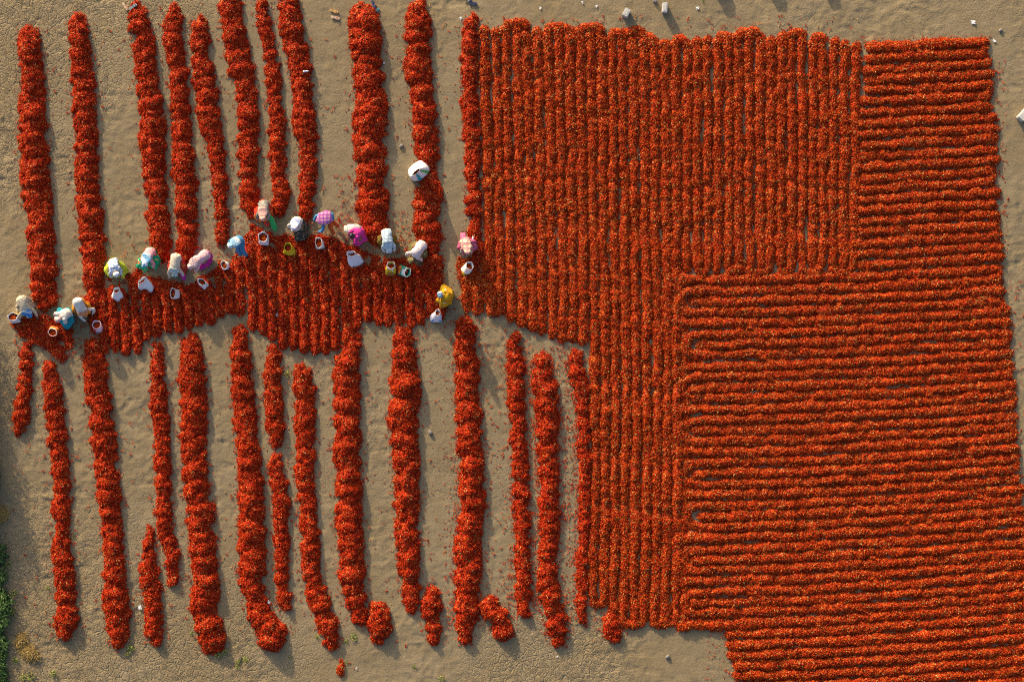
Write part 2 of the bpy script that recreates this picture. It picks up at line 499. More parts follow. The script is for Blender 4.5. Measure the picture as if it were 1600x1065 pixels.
heap([(-8, 436, 466), (10, 434, 470), (40, 436, 472), (80, 446, 483), (110, 454, 487), (150, 457, 489), (190, 456, 494), (230, 467, 496), (266, 470, 496), (300, 466, 492), (345, 466, 488)],
     'curved chili heap with a small white bottle lying on it', seed=9, group_name=UP)
heap([(12, 552, 584), (30, 545, 593), (80, 547, 595), (120, 553, 598), (160, 554, 605), (200, 552, 606), (266, 555, 602), (300, 556, 604), (330, 557, 607), (350, 565, 606), (376, 572, 600)],
     'widest chili heap of the upper row, beside the person in magenta', seed=10, group_name=UP)
heap([(6, 643, 670), (30, 634, 674), (80, 632, 672), (120, 633, 674), (160, 641, 678), (200, 643, 684), (225, 648, 688), (266, 650, 682), (300, 650, 690), (330, 646, 688), (380, 650, 690), (430, 668, 694), (448, 676, 692)],
     'long chili heap with a large white sack standing against it', seed=11, group_name=UP)
heap([(28, 727, 746), (60, 718, 748), (110, 719, 746), (160, 721, 748), (210, 723, 750), (266, 727, 751), (310, 727, 755), (370, 732, 753), (412, 737, 758)],
     'slim chili heap running along the edge of the ridged bed', seed=12, group_name=UP)
# lower row
heap([(538, 36, 50), (560, 30, 54), (590, 29, 53), (620, 25, 50), (650, 20, 46), (672, 22, 38)],
     'short slanting chili heap standing alone near the left edge', seed=21, group_name=LOW)
heap([(569, 68, 86), (580, 65, 92), (600, 66, 98), (650, 72, 103), (700, 75, 108), (760, 82, 111), (800, 80, 111), (830, 80, 113), (870, 82, 113), (920, 85, 119), (960, 89, 123), (985, 85, 120), (998, 90, 110)],
     'long chili heap beside the shaded grassy verge', seed=22, group_name=LOW)
heap([(535, 131, 163), (580, 129, 168), (620, 134, 173), (660, 140, 180), (720, 144, 184), (770, 147, 189), (800, 155, 191), (850, 161, 194), (900, 161, 198), (940, 160, 202), (980, 167, 203), (1000, 174, 200), (1014, 182, 196)],
     'long chili heap with a green weed at its lower tip', seed=23, group_name=LOW)
heap([(537, 238, 253), (580, 235, 259), (620, 236, 262), (645, 234, 264), (660, 241, 266), (720, 242, 267), (770, 242, 269), (830, 245, 270), (860, 254, 282), (880, 258, 281), (908, 263, 280)],
     'thin chili heap bending into a small knob at its lower end', seed=24, group_name=LOW)
heap([(828, 228, 241), (860, 218, 244), (890, 216, 247), (930, 224, 253), (960, 226, 257), (985, 227, 257), (1002, 234, 252)],
     'short thick chili heap tucked beside the end of a thin one', seed=25, group_name=LOW)
heap([(525, 284, 318), (560, 279, 322), (600, 279, 325), (640, 279, 324), (700, 283, 324), (740, 283, 325), (780, 287, 333), (830, 294, 336), (870, 296, 341), (910, 299, 346), (950, 297, 340), (980, 307, 348), (1000, 311, 356), (1015, 318, 332)],
     'broad chili heap flaring out to one side at its foot', seed=26, group_name=LOW)
heap([(512, 365, 386), (550, 360, 393), (600, 362, 396), (650, 363, 401), (700, 368, 407), (750, 370, 412), (800, 372, 415), (850, 369, 417), (880, 369, 418), (920, 376, 416), (950, 386, 424), (970, 388, 434), (985, 394, 452), (1000, 402, 448), (1013, 412, 430)],
     'long chili heap spreading into a wide foot near a white scrap', seed=27, group_name=LOW)
heap([(542, 419, 438), (590, 412, 443), (640, 413, 443), (680, 417, 445), (698, 424, 440)],
     'short straight chili heap below the harvested bed', seed=28, group_name=LOW)
heap([(713, 424, 440), (735, 418, 445), (760, 424, 450), (790, 424, 454), (830, 428, 453), (870, 428, 454), (902, 430, 453), (910, 433, 446), (930, 431, 456), (950, 438, 456)],
     'knobbly thin chili heap pinched before its lower end', seed=29, group_name=LOW)
heap([(574, 462, 484), (590, 456, 487), (620, 457, 493), (680, 460, 494), (740, 460, 492), (800, 466, 496), (850, 468, 501), (900, 472, 502), (940, 482, 517), (980, 495, 532), (1008, 510, 530)],
     'long chili heap curving sideways at its lower end beside yellow weeds', seed=30, group_name=LOW)
heap([(508, 540, 560), (540, 540, 565), (560, 521, 563), (600, 520, 565), (650, 521, 564), (700, 520, 566), (760, 522, 567), (800, 524, 566), (850, 528, 570), (900, 528, 574), (940, 542, 574), (978, 554, 574)],
     'wide chili heap joined to the harvested bed at its top', seed=31, group_name=LOW)
heap([(945, 580, 604), (965, 573, 612), (985, 574, 612), (1000, 584, 604)], 'round chili heap at the foot of the wide heap', seed=32, group_name='small chili heaps', name='small_chili_heap')
heap([(518, 614, 645), (560, 612, 652), (600, 609, 659), (660, 606, 655), (720, 614, 656), (780, 616, 655), (830, 617, 656), (870, 620, 659), (920, 626, 661), (955, 634, 656)],
     'wide chili heap ending against a short stub heap', seed=33, group_name=LOW)
heap([(922, 664, 686), (940, 658, 691), (960, 656, 691), (985, 665, 690), (999, 670, 686)],
     'stub of a chili heap beside the end of a wide one', seed=34, group_name='small chili heaps', name='small_chili_heap')
heap([(498, 713, 746), (540, 708, 742), (580, 711, 754), (600, 711, 746), (620, 710, 748), (680, 713, 755), (730, 715, 755), (780, 716, 760), (830, 712, 753), (880, 707, 754), (920, 712, 750), (945, 708, 752), (960, 707, 742), (1004, 718, 736)],
     'long chili heap below the person in yellow sari, pods strewn beside it', seed=35, scatter=2.0, group_name=LOW)
heap([(935, 742, 776), (950, 750, 788), (970, 764, 800), (985, 770, 803), (998, 780, 800)],
     'small slanting chili heap linked to the strewn long heap', seed=36, group_name='small chili heaps', name='small_chili_heap')
heap([(524, 793, 812), (570, 792, 818), (620, 792, 821), (680, 797, 824), (740, 800, 826), (800, 802, 828), (860, 803, 829), (900, 803, 830), (962, 808, 831)],
     'slim straight chili heap below the ridged bed', seed=37, scatter=2.0, group_name=LOW)
heap([(557, 834, 860), (600, 832, 869), (640, 836, 875), (700, 838, 872), (760, 842, 874), (800, 841, 877), (850, 842, 872), (900, 840, 869), (930, 840, 876), (970, 850, 889), (1004, 864, 880)],
     'wide loose-edged chili heap between two slim ones', seed=38, scatter=4.0, group_name=LOW)
heap([(548, 893, 910), (580, 888, 916), (605, 896, 922), (660, 900, 922), (720, 902, 924), (800, 903, 922), (860, 902, 920), (920, 898, 920), (972, 903, 918)],
     'slim chili heap hard against the ridged bed, hooked at its top', seed=39, scatter=1.6, group_name=LOW)
heap([(960, 942, 964), (975, 938, 972), (990, 944, 974), (1001, 952, 968)], 'small round chili heap below the end of the ridges', seed=40, group_name='small chili heaps', name='small_chili_heap')
heap([(1035, 530, 538), (1045, 528, 541), (1055, 530, 540)], 'tiny orange chili heap alone on the bare ground', seed=41, scatter=0.3, hscale=0.6, group_name='small chili heaps', name='small_chili_heap', base=M_BEDBASE, ng=NG_BED)

# ------------------------------------------------------------------ raked beds: each ridge a part of its bed
def resample(pts, step):
    pts = np.array(pts, float)
    seg = np.hypot(*(pts[1:] - pts[:-1]).T); s = np.concatenate([[0], np.cumsum(seg)])
    n = max(3, int(s[-1] / step)); t = np.linspace(0, s[-1], n)
    return np.stack([np.interp(t, s, pts[:, 0]), np.interp(t, s, pts[:, 1])], 1), t

def ridge(bed, pts, hw=8.0, H=0.125, seed=0, base=None, ng=None, density=None, wob=1.6, patchy=0.0):
    p, s = resample(pts, 2.3)
    sm = s / PPM
    p = p + np.stack([vnoise(sm, sm * 0 + seed, 1.5, 500 + seed), vnoise(sm, sm * 0 + seed, 1.5, 700 + seed)], 1) * wob + np.stack([vnoise(sm, sm * 0 + seed, 0.4, 510 + seed), vnoise(sm, sm * 0 + seed, 0.4, 710 + seed)], 1) * 1.3
    d = np.gradient(p, axis=0); d /= np.maximum(np.hypot(d[:, 0], d[:, 1]), 1e-6)[:, None]
    nrm = np.stack([-d[:, 1], d[:, 0]], 1)
    w = hw * (1 + 0.20 * vnoise(sm, sm * 0, 0.26, 900 + seed) + 0.14 * vnoise(sm, sm * 0, 0.8, 910 + seed))
    h = H * 0.72 * (1 + 0.30 * vnoise(sm, sm * 0, 0.33, 920 + seed) + 0.2 * vnoise(sm, sm * 0, 1.2, 930 + seed))
    if patchy: h = h * np.clip(1 - patchy * (0.5 + 0.9 * vnoise(sm, sm * 0, 1.1, 940 + seed)), 0.25, 1.2)
    endd = np.minimum(s - s[0], s[-1] - s)
    e = np.clip(endd / 9.0, 0.02, 1) ** 0.5
    h = h * e; w = w * (0.55 + 0.45 * e)
    T = np.linspace(-1.12, 1.12, 9)
    q = p[:, None, :] + nrm[:, None, :] * (w[:, None] * T[None, :])[..., None]
    WX = (q[..., 0] - 800) / PPM; WY = (532.5 - q[..., 1]) / PPM
    prof = np.where(np.abs(T) < 1, np.cos(np.clip(T, -1, 1) * math.pi / 2) ** 0.9, 0)
    Z = h[:, None] * prof[None, :] - 0.03 * (np.abs(T) >= 1)[None, :]
    Z = Z + 0.026 * vnoise(WX, WY, 0.15, 31 + seed % 5) * (prof > 0.05)[None, :]
    n, m = Z.shape
    idx = np.arange(n * m).reshape(n, m)
    f = np.stack([idx[:-1, :-1], idx[1:, :-1], idx[1:, 1:], idx[:-1, 1:]], -1).reshape(-1, 4)
    V = np.stack([WX.ravel(), WY.ravel(), Z.ravel()], 1)
    a, b, c = V[f[0, 0]], V[f[0, 1]], V[f[0, 3]]
    if (b - a)[0] * (c - a)[1] - (b - a)[1] * (c - a)[0] < 0: f = f[:, ::-1]
    o = mesh_obj('ridge', V - np.array(bed.location), f, base or M_BEDBASE, bed)
    cover(o, ng or NG_BED, density=density)
    return o

def spread(bed, poly, seed, thick=0.05, gap=0.0, base=None, ng=None, density=45.0, name='thin_spread'):
    """a thin uneven layer of pods inside a polygon"""
    poly = np.array(poly, float)
    x0, y0 = poly.min(0); x1, y1 = poly.max(0)
    st = 2.6
    GX, GY = np.meshgrid(np.arange(x0 - 4, x1 + 4, st), np.arange(y0 - 4, y1 + 4, st))
    WX = (GX - 800) / PPM; WY = (532.5 - GY) / PPM
    qx = GX + 4 * vnoise(WX, WY, 0.3, seed); qy = GY + 4 * vnoise(WX, WY, 0.3, seed + 1)
    inside = np.zeros(GX.shape, bool)
    n = len(poly)
    for i in range(n):
        ax, ay = poly[i]; bx, by = poly[(i + 1) % n]
        if ay == by: continue
        c = ((ay > qy) != (by > qy)) & (qx < (bx - ax) * (qy - ay) / (by - ay) + ax)
        inside ^= c
    Z = np.where(inside, thick * (0.55 + 0.5 * vnoise(WX, WY, 0.45, seed + 2) + 0.25 * vnoise(WX, WY, 0.16, seed + 3)) - gap, -0.2)
    ny, nx = Z.shape
    idx = np.arange(nx * ny).reshape(ny, nx)
    f = np.stack([idx[1:, :-1], idx[1:, 1:], idx[:-1, 1:], idx[:-1, :-1]], -1).reshape(-1, 4)
    f = f[Z.ravel()[f].min(1) > -0.001]
    used = np.unique(f); remap = np.full(nx * ny, -1); remap[used] = np.arange(len(used))
    V = np.stack([WX.ravel(), WY.ravel(), Z.ravel() - 0.004], 1)[used] - np.array(bed.location)
    o = mesh_obj(name, V, remap[f], base or M_HEAPBASE, bed)
    cover(o, ng or NG_HEAP, density=density)
    return o

rnd = random.Random(3)
# bed with ridges running up and down
bedA = tag(empty('chili_bed', P(1000, 300)), 'large bed of dried chilies raked into upright parallel ridges', 'chili bed', 'raked chili beds')
TOPY = ([745, 757, 800, 850, 900, 960, 1000, 1060, 1100, 1170, 1240, 1300, 1345], [48, 44, 40, 48, 43, 51, 58, 60, 56, 53, 53, 60, 68])
BOTY = ([715, 745, 790, 800, 830, 850, 890, 925], [487, 489, 494, 500, 516, 522, 534, 540])
def rowx(i, y):
    return 757 + 16.55 * i + (11 - 15 * i / 35) * min((y - 60) / 470, 1.0) - max(0, y - 700) / 270 * 3
tops = {}
for i in range(36):
    x0 = rowx(i, 60)
    yt = np.interp(x0, *TOPY) + rnd.uniform(-4, 5)
    if i <= 9: yb = np.interp(rowx(i, 520), *BOTY) + rnd.uniform(-3, 3)
    elif i <= 18: yb = (944 if i < 12 else 962 if i == 12 else 975) + rnd.uniform(-3, 3)
    else: yb = 424 + rnd.uniform(-5, 3)
    tops[i] = yt
    pts = [(rowx(i, y), y) for y in np.arange(yt, yb, 20)] + [(rowx(i, yb), yb)]
    ridge(bedA, pts, 8.1 + rnd.uniform(-0.7, 0.7), 0.145, seed=i, wob=2.4)
for i, j in ((2, 4), (6, 8), (9, 11), (13, 15), (15, 16), (18, 19), (22, 23), (24, 25), (25, 26), (29, 30), (31, 32), (10, 11), (12, 13)):
    a, b = rowx(i, 60), rowx(j, 60); yt = min(tops[i], tops[j])
    ridge(bedA, [(a, yt + 12), (a + 2, yt + 4), (a + 7, yt - 1), (b - 7, yt - 1), (b - 2, yt + 4), (b, yt + 12)], 7.5, 0.12, seed=60 + i)
for i, j in ((20, 21), (23, 24), (25, 27), (28, 29), (30, 32), (33, 35)):
    a, b = rowx(i, 420), rowx(j, 420)
    ridge(bedA, [(a, 412), (a + 3, 420), (a + 8, 425), (b - 8, 425), (b - 3, 420), (b, 412)], 7.5, 0.12, seed=110 + i)
ridge(bedA, [(728, 428), (728, 455), (731, 487)], 8, 0.10, seed=130)
ridge(bedA, [(744, 425), (745, 455), (748, 489)], 8, 0.11, seed=131)
ridge(bedA, [(770, 392), (762, 400), (758, 412), (757, 425)], 8, 0.11, seed=132)
spread(bedA, [(712, 402), (735, 398), (765, 400), (775, 425), (765, 470), (722, 470), (712, 430)], 133, 0.06, base=M_BEDBASE, ng=NG_BED)
for i, j in ((10, 11), (13, 15), (16, 18)):
    a, b = rowx(i, 940), rowx(j, 940); y = 942 if i == 10 else 974
    ridge(bedA, [(a, y - 8), (a + 5, y), (b - 5, y), (b, y - 8)], 7.5, 0.11, seed=140 + i)

for _ in range(46):                                 # spots where the rake let two ridges run together
    i = rnd.randrange(0, 35); y = rnd.uniform(80, 400 if i > 18 else 480 if i < 10 else 930)
    ridge(bedA, [(rowx(i, y) + 2, y - 9), ((rowx(i, y) + rowx(i + 1, y)) / 2, y + rnd.uniform(-4, 4)), (rowx(i + 1, y) - 2, y + 9)][::rnd.choice((1, -1))], 6.5, 0.12, seed=160 + _)
# bed with ridges running across
bedB = tag(empty('chili_bed', P(1340, 700)), 'largest bed of dried chilies raked into long crosswise ridges with rounded turns', 'chili bed', 'raked chili beds')
RX = ([60, 150, 250, 350, 420, 520, 600, 700, 760, 790, 850, 1100], [1547, 1555, 1560, 1563, 1570, 1582, 1589, 1593, 1600, 1606, 1625, 1660])
def horiz(y, x0, x1, rise, xs=1065.0, n=26):
    X = np.linspace(x0, x1, n)
    return [(x, y - rise * max(0.0, (x - xs) / 535.0) ** 1.7) for x in X]
for j in range(21):
    y = 76 + 16.9 * j
    x0 = 1349 - 14 * min(1, j / 6) * (1 if j > 4 else 0) + rnd.uniform(-3, 4)
    x1 = np.interp(y - 10, *RX) - 3 + rnd.uniform(-4, 5)
    pts = [(x, y - 10.5 * ((x - 1340) / 215.0)) for x in np.linspace(x0, x1, 14)]
    ridge(bedB, pts, 8.4 + rnd.uniform(-0.4, 0.4), 0.165, seed=200 + j)
for j in (0, 4, 8, 12, 16, 18):                     # turns along the right edge
    y = 76 + 16.9 * j - 11; x = np.interp(y, *RX) - 8
    ridge(bedB, [(x - 14, y + 1), (x - 3, y + 2), (x + 1, y + 8), (x - 3, y + 15), (x - 14, y + 17)], 7, 0.12, seed=225 + j)
ridge(bedB, [(1067, 436), (1070, 560), (1068, 700), (1071, 840), (1067, 974)], 7.5, 0.12, seed=258, wob=4.0, patchy=0.5)
K = 33
for k in range(K):
    y = 438 + 16.75 * k
    rise = 20 + 9 * k / 32.0
    x1 = np.interp(y - rise, *RX) - 4 + rnd.uniform(-5, 5)
    x1 = min(x1, 1640)
    if k % 4 == 2:
        ridge(bedB, horiz(y, 1088 - ax_ + 12 + rnd.uniform(-2, 5), x1, rise), 8.4, 0.155, seed=260 + k)
    elif k % 4 == 0:
        st = [(1060, y + rnd.choice((-9, 9))), (1065, y + rnd.uniform(-2, 2))]
        ridge(bedB, st + horiz(y, 1078, x1, rise), 8.4, 0.155, seed=260 + k)
    elif k % 4 == 1:
        yc = y + 16.75; y2 = y + 33.5
        ax_ = rnd.uniform(15, 27)
        arc = [(1088 - ax_ * math.sin(a), yc - 16.75 * math.cos(a)) for a in np.linspace(0.15, math.pi - 0.15, 11)]
        rise2 = 20 + 9 * (k + 2) / 32.0
        x2 = min(np.interp(y2 - rise2, *RX) - 4 + rnd.uniform(-5, 5), 1640)
        ridge(bedB, horiz(y, 1094, x1, rise)[::-1] + arc + horiz(y2, 1094, x2, rise2), 8.4, 0.155, seed=260 + k)
for k in range(8):
    y = 438 + 16.75 * (K + k)
    ridge(bedB, horiz(y, 1132 + 4.0 * k + rnd.uniform(-3, 3), 1645, 29), 8.2, 0.165, seed=320 + k)
for k in range(0, 22, 3):
    y = 438 + 16.75 * k; rise = 20 + 9 * k / 32.0
    yy = y - rise; x = min(np.interp(yy, *RX) - 9, 1630)
    ridge(bedB, [(x - 16, yy + 1), (x - 3, yy + 2), (x + 1, yy + 8), (x - 3, yy + 14), (x - 16, yy + 18)], 7, 0.12, seed=340 + k)

for _ in range(30):
    k = rnd.randrange(0, 36); x = rnd.uniform(1130, 1560); rise = 15 + 14 * min(k, 32) / 32.0
    y = 438 + 16.75 * k - rise * ((x - 1065) / 535.0) ** 1.7
    ridge(bedB, [(x - 12, y + 2), (x, y + 8), (x + 12, y + 14)], 6.2, 0.12, seed=370 + _)
# half-harvested bed in the middle
bedM = tag(empty('chili_bed', P(430, 470)), 'partly gathered bed of low chili ridges in front of the row of pickers', 'chili bed', 'raked chili beds')
TOPM = ([155, 165, 190, 215, 245, 290, 320, 345, 365, 378, 388, 400, 430, 470, 500, 540, 575, 600, 640, 665, 690], [436, 428, 436, 418, 430, 440, 425, 402, 398, 380, 348, 350, 364, 366, 358, 376, 388, 400, 402, 414, 446])
BOTM = ([155, 165, 205, 218, 240, 300, 330, 340, 370, 387, 393, 415, 440, 500, 535, 560, 575, 605, 640, 690], [545, 550, 555, 540, 525, 514, 502, 494, 490, 492, 518, 528, 545, 552, 548, 512, 506, 515, 510, 492])
x = 163.0; i = 0
while x < 690:
    yt = np.interp(x, *TOPM) + rnd.uniform(12, 34); yb = np.interp(x, *BOTM) + rnd.uniform(-4, 4)
    if yb - yt > 18:
        ridge(bedM, [(x - 2, yt), (x, (yt + yb) / 2), (x + 2, yb)], 6.9, 0.19, seed=400 + i, patchy=0.25, density=56, base=M_HEAPBASE, ng=NG_HEAP)
    x += 16.4; i += 1
spread(bedM, list(zip(TOPM[0], [v + 2 for v in TOPM[1]])) + list(zip(BOTM[0], [v - 5 for v in BOTM[1]]))[::-1], 450, 0.032, gap=0.006, density=36)
bedS = tag(empty('chili_bed', P(75, 525)), 'small flat remnant of a chili bed around the people at the left edge', 'chili bed', 'raked chili beds')
spread(bedS, [(20, 500), (45, 492), (64, 492), (90, 496), (108, 508), (118, 526), (118, 556), (98, 567), (84, 557), (72, 551), (64, 541), (48, 538), (34, 528), (24, 516)], 470, 0.085, density=60)

# ------------------------------------------------------------------ strewn single pods
def scatter_zone(x0, y0, x1, y1, n):
    edge_pts.append(np.stack([ernd.uniform(x0, x1, n), ernd.uniform(y0, y1, n)], 1))
for z in ((690, 540, 900, 960, 620), (745, 500, 830, 560, 50), (815, 540, 900, 580, 90), (880, 560, 905, 950, 240), (815, 560, 842, 950, 160),
          (525, 270, 560, 380, 70), (455, 330, 690, 420, 380), (340, 330, 400, 420, 120), (160, 380, 345, 450, 160), (85, 490, 165, 560, 230),
          (690, 400, 720, 520, 60), (600, 360, 670, 440, 170), (745, 25, 1340, 48, 110), (1340, 55, 1550, 66, 70), (1552, 90, 1575, 420, 120),
          (1575, 420, 1600, 780, 100), (750, 920, 800, 990, 60), (925, 935, 980, 1000, 80), (1100, 975, 1140, 1060, 40), (20, 480, 60, 560, 70),
          (390, 480, 700, 560, 160), (30, 30, 700, 400, 420), (20, 560, 900, 1010, 560)):
    scatter_zone(*z)
EP = np.concatenate(edge_pts)
EP = EP[(EP[:, 0] > -30) & (EP[:, 0] < 1640) & (EP[:, 1] > -30) & (EP[:, 1] < 1090)]
me = bpy.data.meshes.new('strewn_chilies')
pv = np.stack([(EP[:, 0] - 800) / PPM, (532.5 - EP[:, 1]) / PPM, np.full(len(EP), 0.012)], 1)
me.vertices.add(len(pv)); me.vertices.foreach_set('co', pv.ravel()); me.update()
so = bpy.data.objects.new('strewn_chilies', me); col.objects.link(so)
so.modifiers.new('pods', 'NODES').node_group = NG_PODS
tag(so, 'single red chilies strewn on the bare clay between heaps', 'chilies', kind='stuff')

# ------------------------------------------------------------------ lofted cloth and bodies
def loft(name, rings, mat, parent, n=14, wrinkle=0.0, seed=0, close_a=True, close_b=True):
    """rings: (centre, u, v) with u and v the two half-axes; returns one mesh"""
    V, F = [], []
    rg = random.Random(seed)
    ph = rg.uniform(0, 6.28)
    for k, (c, u, v) in enumerate(rings):
        for q in range(n):
            a = 2 * math.pi * q / n
            w = 1.0 + wrinkle * (0.45 * math.sin(3 * a + ph + k * 1.1) + 0.4 * math.sin(7 * a - ph - k * 1.7) + 0.3 * math.sin(11 * a + 2.3 * k) + 0.25 * rg.uniform(-1, 1))
            V.append(c + (u * math.cos(a) + v * math.sin(a)) * w)
    for k in range(len(rings) - 1):
        for q in range(n):
            p = (q + 1) % n
            F.append((k * n + q, k * n + p, (k + 1) * n + p, (k + 1) * n + q))
    if close_a: F.append(tuple(range(n))[::-1])
    if close_b: F.append(tuple(range((len(rings) - 1) * n, len(rings) * n)))
    return V, F

def merge(parts):
    V, F = [], []
    for v, f in parts:
        o = len(V); V += v; F += [tuple(i + o for i in x) for x in f]
    return V, F

def tube_rings(pts, radii, flat=None):
    rings = []
    n = len(pts)
    ref = Vector((0, 0, 1))
    for i in range(n):
        t = (pts[min(i + 1, n - 1)] - pts[max(i - 1, 0)]).normalized()
        s_ = t.cross(ref)
        if s_.length < 0.05: s_ = t.cross(Vector((0, 1, 0)))
        s_.normalize(); up = s_.cross(t)
        r = radii[i]
        fl = flat[i] if flat else 1.0
        rings.append((pts[i], s_ * r, up * (r * fl)))
    return rings

def bezier_pts(pts, n):
    """smooth path through a few points"""
    pts = [Vector(p) for p in pts]
    out = []
    m = len(pts) - 1
    for i in range(n):
        t = i / (n - 1) * m; k = min(int(t), m - 1); f = t - k
        p0 = pts[max(k - 1, 0)]; p1 = pts[k]; p2 = pts[k + 1]; p3 = pts[min(k + 2, m)]
        out.append(0.5 * ((2 * p1) + (p2 - p0) * f + (2 * p0 - 5 * p1 + 4 * p2 - p3) * f * f + (3 * p1 - p0 - 3 * p2 + p3) * f ** 3))
    return out

def ik(a, b, l1, l2, pole):
    """middle joint of a two-bone limb from a to b; b is pulled in when out of reach"""
    d = b - a; D = d.length
    mx = (l1 + l2) * 0.985
    if D > mx: b = a + d * (mx / D); d = b - a; D = mx
    D = max(D, abs(l1 - l2) + 0.02)
    x = (l1 * l1 - l2 * l2 + D * D) / (2 * D)
    h = math.sqrt(max(l1 * l1 - x * x, 0.0))
    dn = d.normalized()
    p = pole - dn * pole.dot(dn)
    p = p.normalized() if p.length > 1e-4 else Vector((0, 0, 1))
    return a + dn * x + p * h, b

SKIN = simple_mat('brown_skin', (0.20, 0.10, 0.058), 0.55, 0.12)
HAIR = simple_mat('black_hair', (0.012, 0.010, 0.010), 0.4, 0.3)
EYE = simple_mat('eye_white', (0.5, 0.48, 0.45), 0.3, 0.1)

def skin_body(verts, edges, radii, mat):
    me = bpy.data.meshes.new('person')
    me.from_pydata([tuple(v) for v in verts], edges, [])
    me.update()
    me.materials.append(mat)
    o = bpy.data.objects.new('person', me)
    col.objects.link(o)
    md = o.modifiers.new('skin', 'SKIN'); md.use_smooth_shade = True
    if not me.skin_vertices:
        me.skin_vertices  # layer is made with the modifier
    for i, r in enumerate(radii):
        d = me.skin_vertices[0].data[i]
        d.radius = (r, r); d.use_root = (i == 0)
    o.modifiers.new('smooth', 'SUBSURF').levels = 1
    o.modifiers['smooth'].render_levels = 1
    return o

def person(label, hip, head, hands, shirt, lower, lower_mat, scarf=None, feet=None, headdir=1, sleeve=0.8,
           drape=True, bulk=1.0, extra=None, seed=0, hair=False, facing=None):
    """hip (x, y, z), head (x, y): photo-grid spots at their own heights; hands and feet (x, y, z)"""
    H = P(*hip)
    Tl = 0.67
    hz = hip[2]
    # head height that keeps the trunk's length
    for _ in range(6):
        hd = P(head[0], head[1], hz)
        d2 = (hd - H).xy.length
        hz = hip[2] + headdir * math.sqrt(max(Tl * Tl - d2 * d2, 0.0004))
    Hd = P(head[0], head[1], hz)
    f = (Hd - H).xy
    if facing is not None: f = Vector(facing)
    f = Vector((f.x, f.y, 0)).normalized() if f.length > 1e-4 else Vector((0, -1, 0))
    side = Vector((f.y, -f.x, 0))
    ax = (Hd - H).normalized()
    back = side.cross(ax)
    if back.z < 0: back = -back
    neck = H + (Hd - H) * 0.73 + back * 0.03
    chest = H + (Hd - H) * 0.52 + back * 0.085
    waist = H + (Hd - H) * 0.24 + back * 0.07
    sh = [neck - ax * 0.05 + side * (0.17 * k) for k in (1, -1)]
    hands3 = []
    for (hx, hy, hzz) in hands: hands3.append(P(hx, hy, hzz))
    # the hand on the right-hand side belongs to the right shoulder
    if (hands3[0] - hands3[1]).dot(side) < 0: hands3.reverse()
    elbows = []
    for k in range(2):
        pole = (side * (1 if k == 0 else -1)) * 0.9 - f * 0.3 + Vector((0, 0, 0.15))
        e, b = ik(sh[k], hands3[k], 0.29, 0.27, pole)
        elbows.append(e); hands3[k] = b
    hips = [H + side * (0.10 * k) - Vector((0, 0, 0.03)) for k in (1, -1)]
    if feet is None:
        fw = 0.10 if hip[2] < 0.6 else 0.02
        base = Vector((H.x, H.y, 0.0)) + f * fw
        feet3 = [base + side * (0.16 * k) for k in (1, -1)]
    else:
        feet3 = [P(x, y, 0.0) for x, y in feet]
        if (feet3[0] - feet3[1]).dot(side) < 0: feet3.reverse()
    ank, knees = [], []
    for k in range(2):
        a = feet3[k] + Vector((0, 0, 0.085))
        pole = f * 1.0 + side * (0.45 if k == 0 else -0.45) + Vector((0, 0, 0.4))
        kn, a = ik(hips[k], a, 0.43, 0.42, pole)
        knees.append(kn); ank.append(a)
    face = (ax * 0.35 + Vector((0, 0, -1)) * 0.5 + f * 0.6)
    face = (face - ax * face.dot(ax) * 0.5).normalized()
    V = [H, waist, chest, neck, neck + (Hd - neck) * 0.55, Hd, Hd + ax * 0.085]
    R = [0.145, 0.13, 0.145, 0.062, 0.06, 0.095, 0.06]
    E = [(0, 1), (1, 2), (2, 3), (3, 4), (4, 5), (5, 6)]
    def add(p, r, parent):
        V.append(p); R.append(r); E.append((parent, len(V) - 1)); return len(V) - 1
    add(Hd + face * 0.115 - ax * 0.01, 0.016, 5)           # nose
    for k in (1, -1): add(Hd + side * (0.10 * k), 0.018, 5)  # ears
    for k in range(2):
        a = add(sh[k], 0.068, 2); b = add(elbows[k], 0.045, a); c = add(hands3[k], 0.028, b)
        dr = (hands3[k] - elbows[k]).normalized()
        palm = add(hands3[k] + dr * 0.06, 0.032, c)
        lat = dr.cross(Vector((0, 0, 1)))
        lat = lat.normalized() if lat.length > 0.1 else side
        curl = (f * 0.4 + Vector((0, 0, -1))).normalized()
        for q, ln in zip((-1.5, -0.5, 0.5, 1.5), (0.055, 0.07, 0.065, 0.048)):
            r1 = hands3[k] + dr * 0.095 + lat * (0.019 * q)
            n1 = add(r1, 0.0095, palm); n2 = add(r1 + dr * ln * 0.55, 0.0085, n1); add(r1 + dr * ln * 0.75 + curl * ln * 0.45, 0.007, n2)
        th = hands3[k] + dr * 0.04 + lat * (0.042 * (1 if k == 0 else -1))
        t1 = add(th, 0.011, palm); add(th + dr * 0.045 + lat * (0.016 * (1 if k == 0 else -1)), 0.009, t1)
        a = add(hips[k], 0.092, 0); b = add(knees[k], 0.062, a); c = add(ank[k], 0.042, b)
        fd = (f + side * (0.25 if k == 0 else -0.25)).normalized()
        heel = add(ank[k] - fd * 0.03 - Vector((0, 0, 0.05)), 0.034, c)
        t = add(ank[k] + fd * 0.10 - Vector((0, 0, 0.055)), 0.036, c); add(ank[k] + fd * 0.175 - Vector((0, 0, 0.062)), 0.022, t)
    org = Vector((H.x, H.y, 0))
    body = skin_body([v - org for v in V], E, R, SKIN)
    body.location = org
    tag(body, label, 'person', 'people gathering chilies')
    def part(name, geo, mat):
        v, fc = geo
        o = mesh_obj(name, [tuple(p - org) for p in v], fc, mat, body)
        return o
    b = bulk
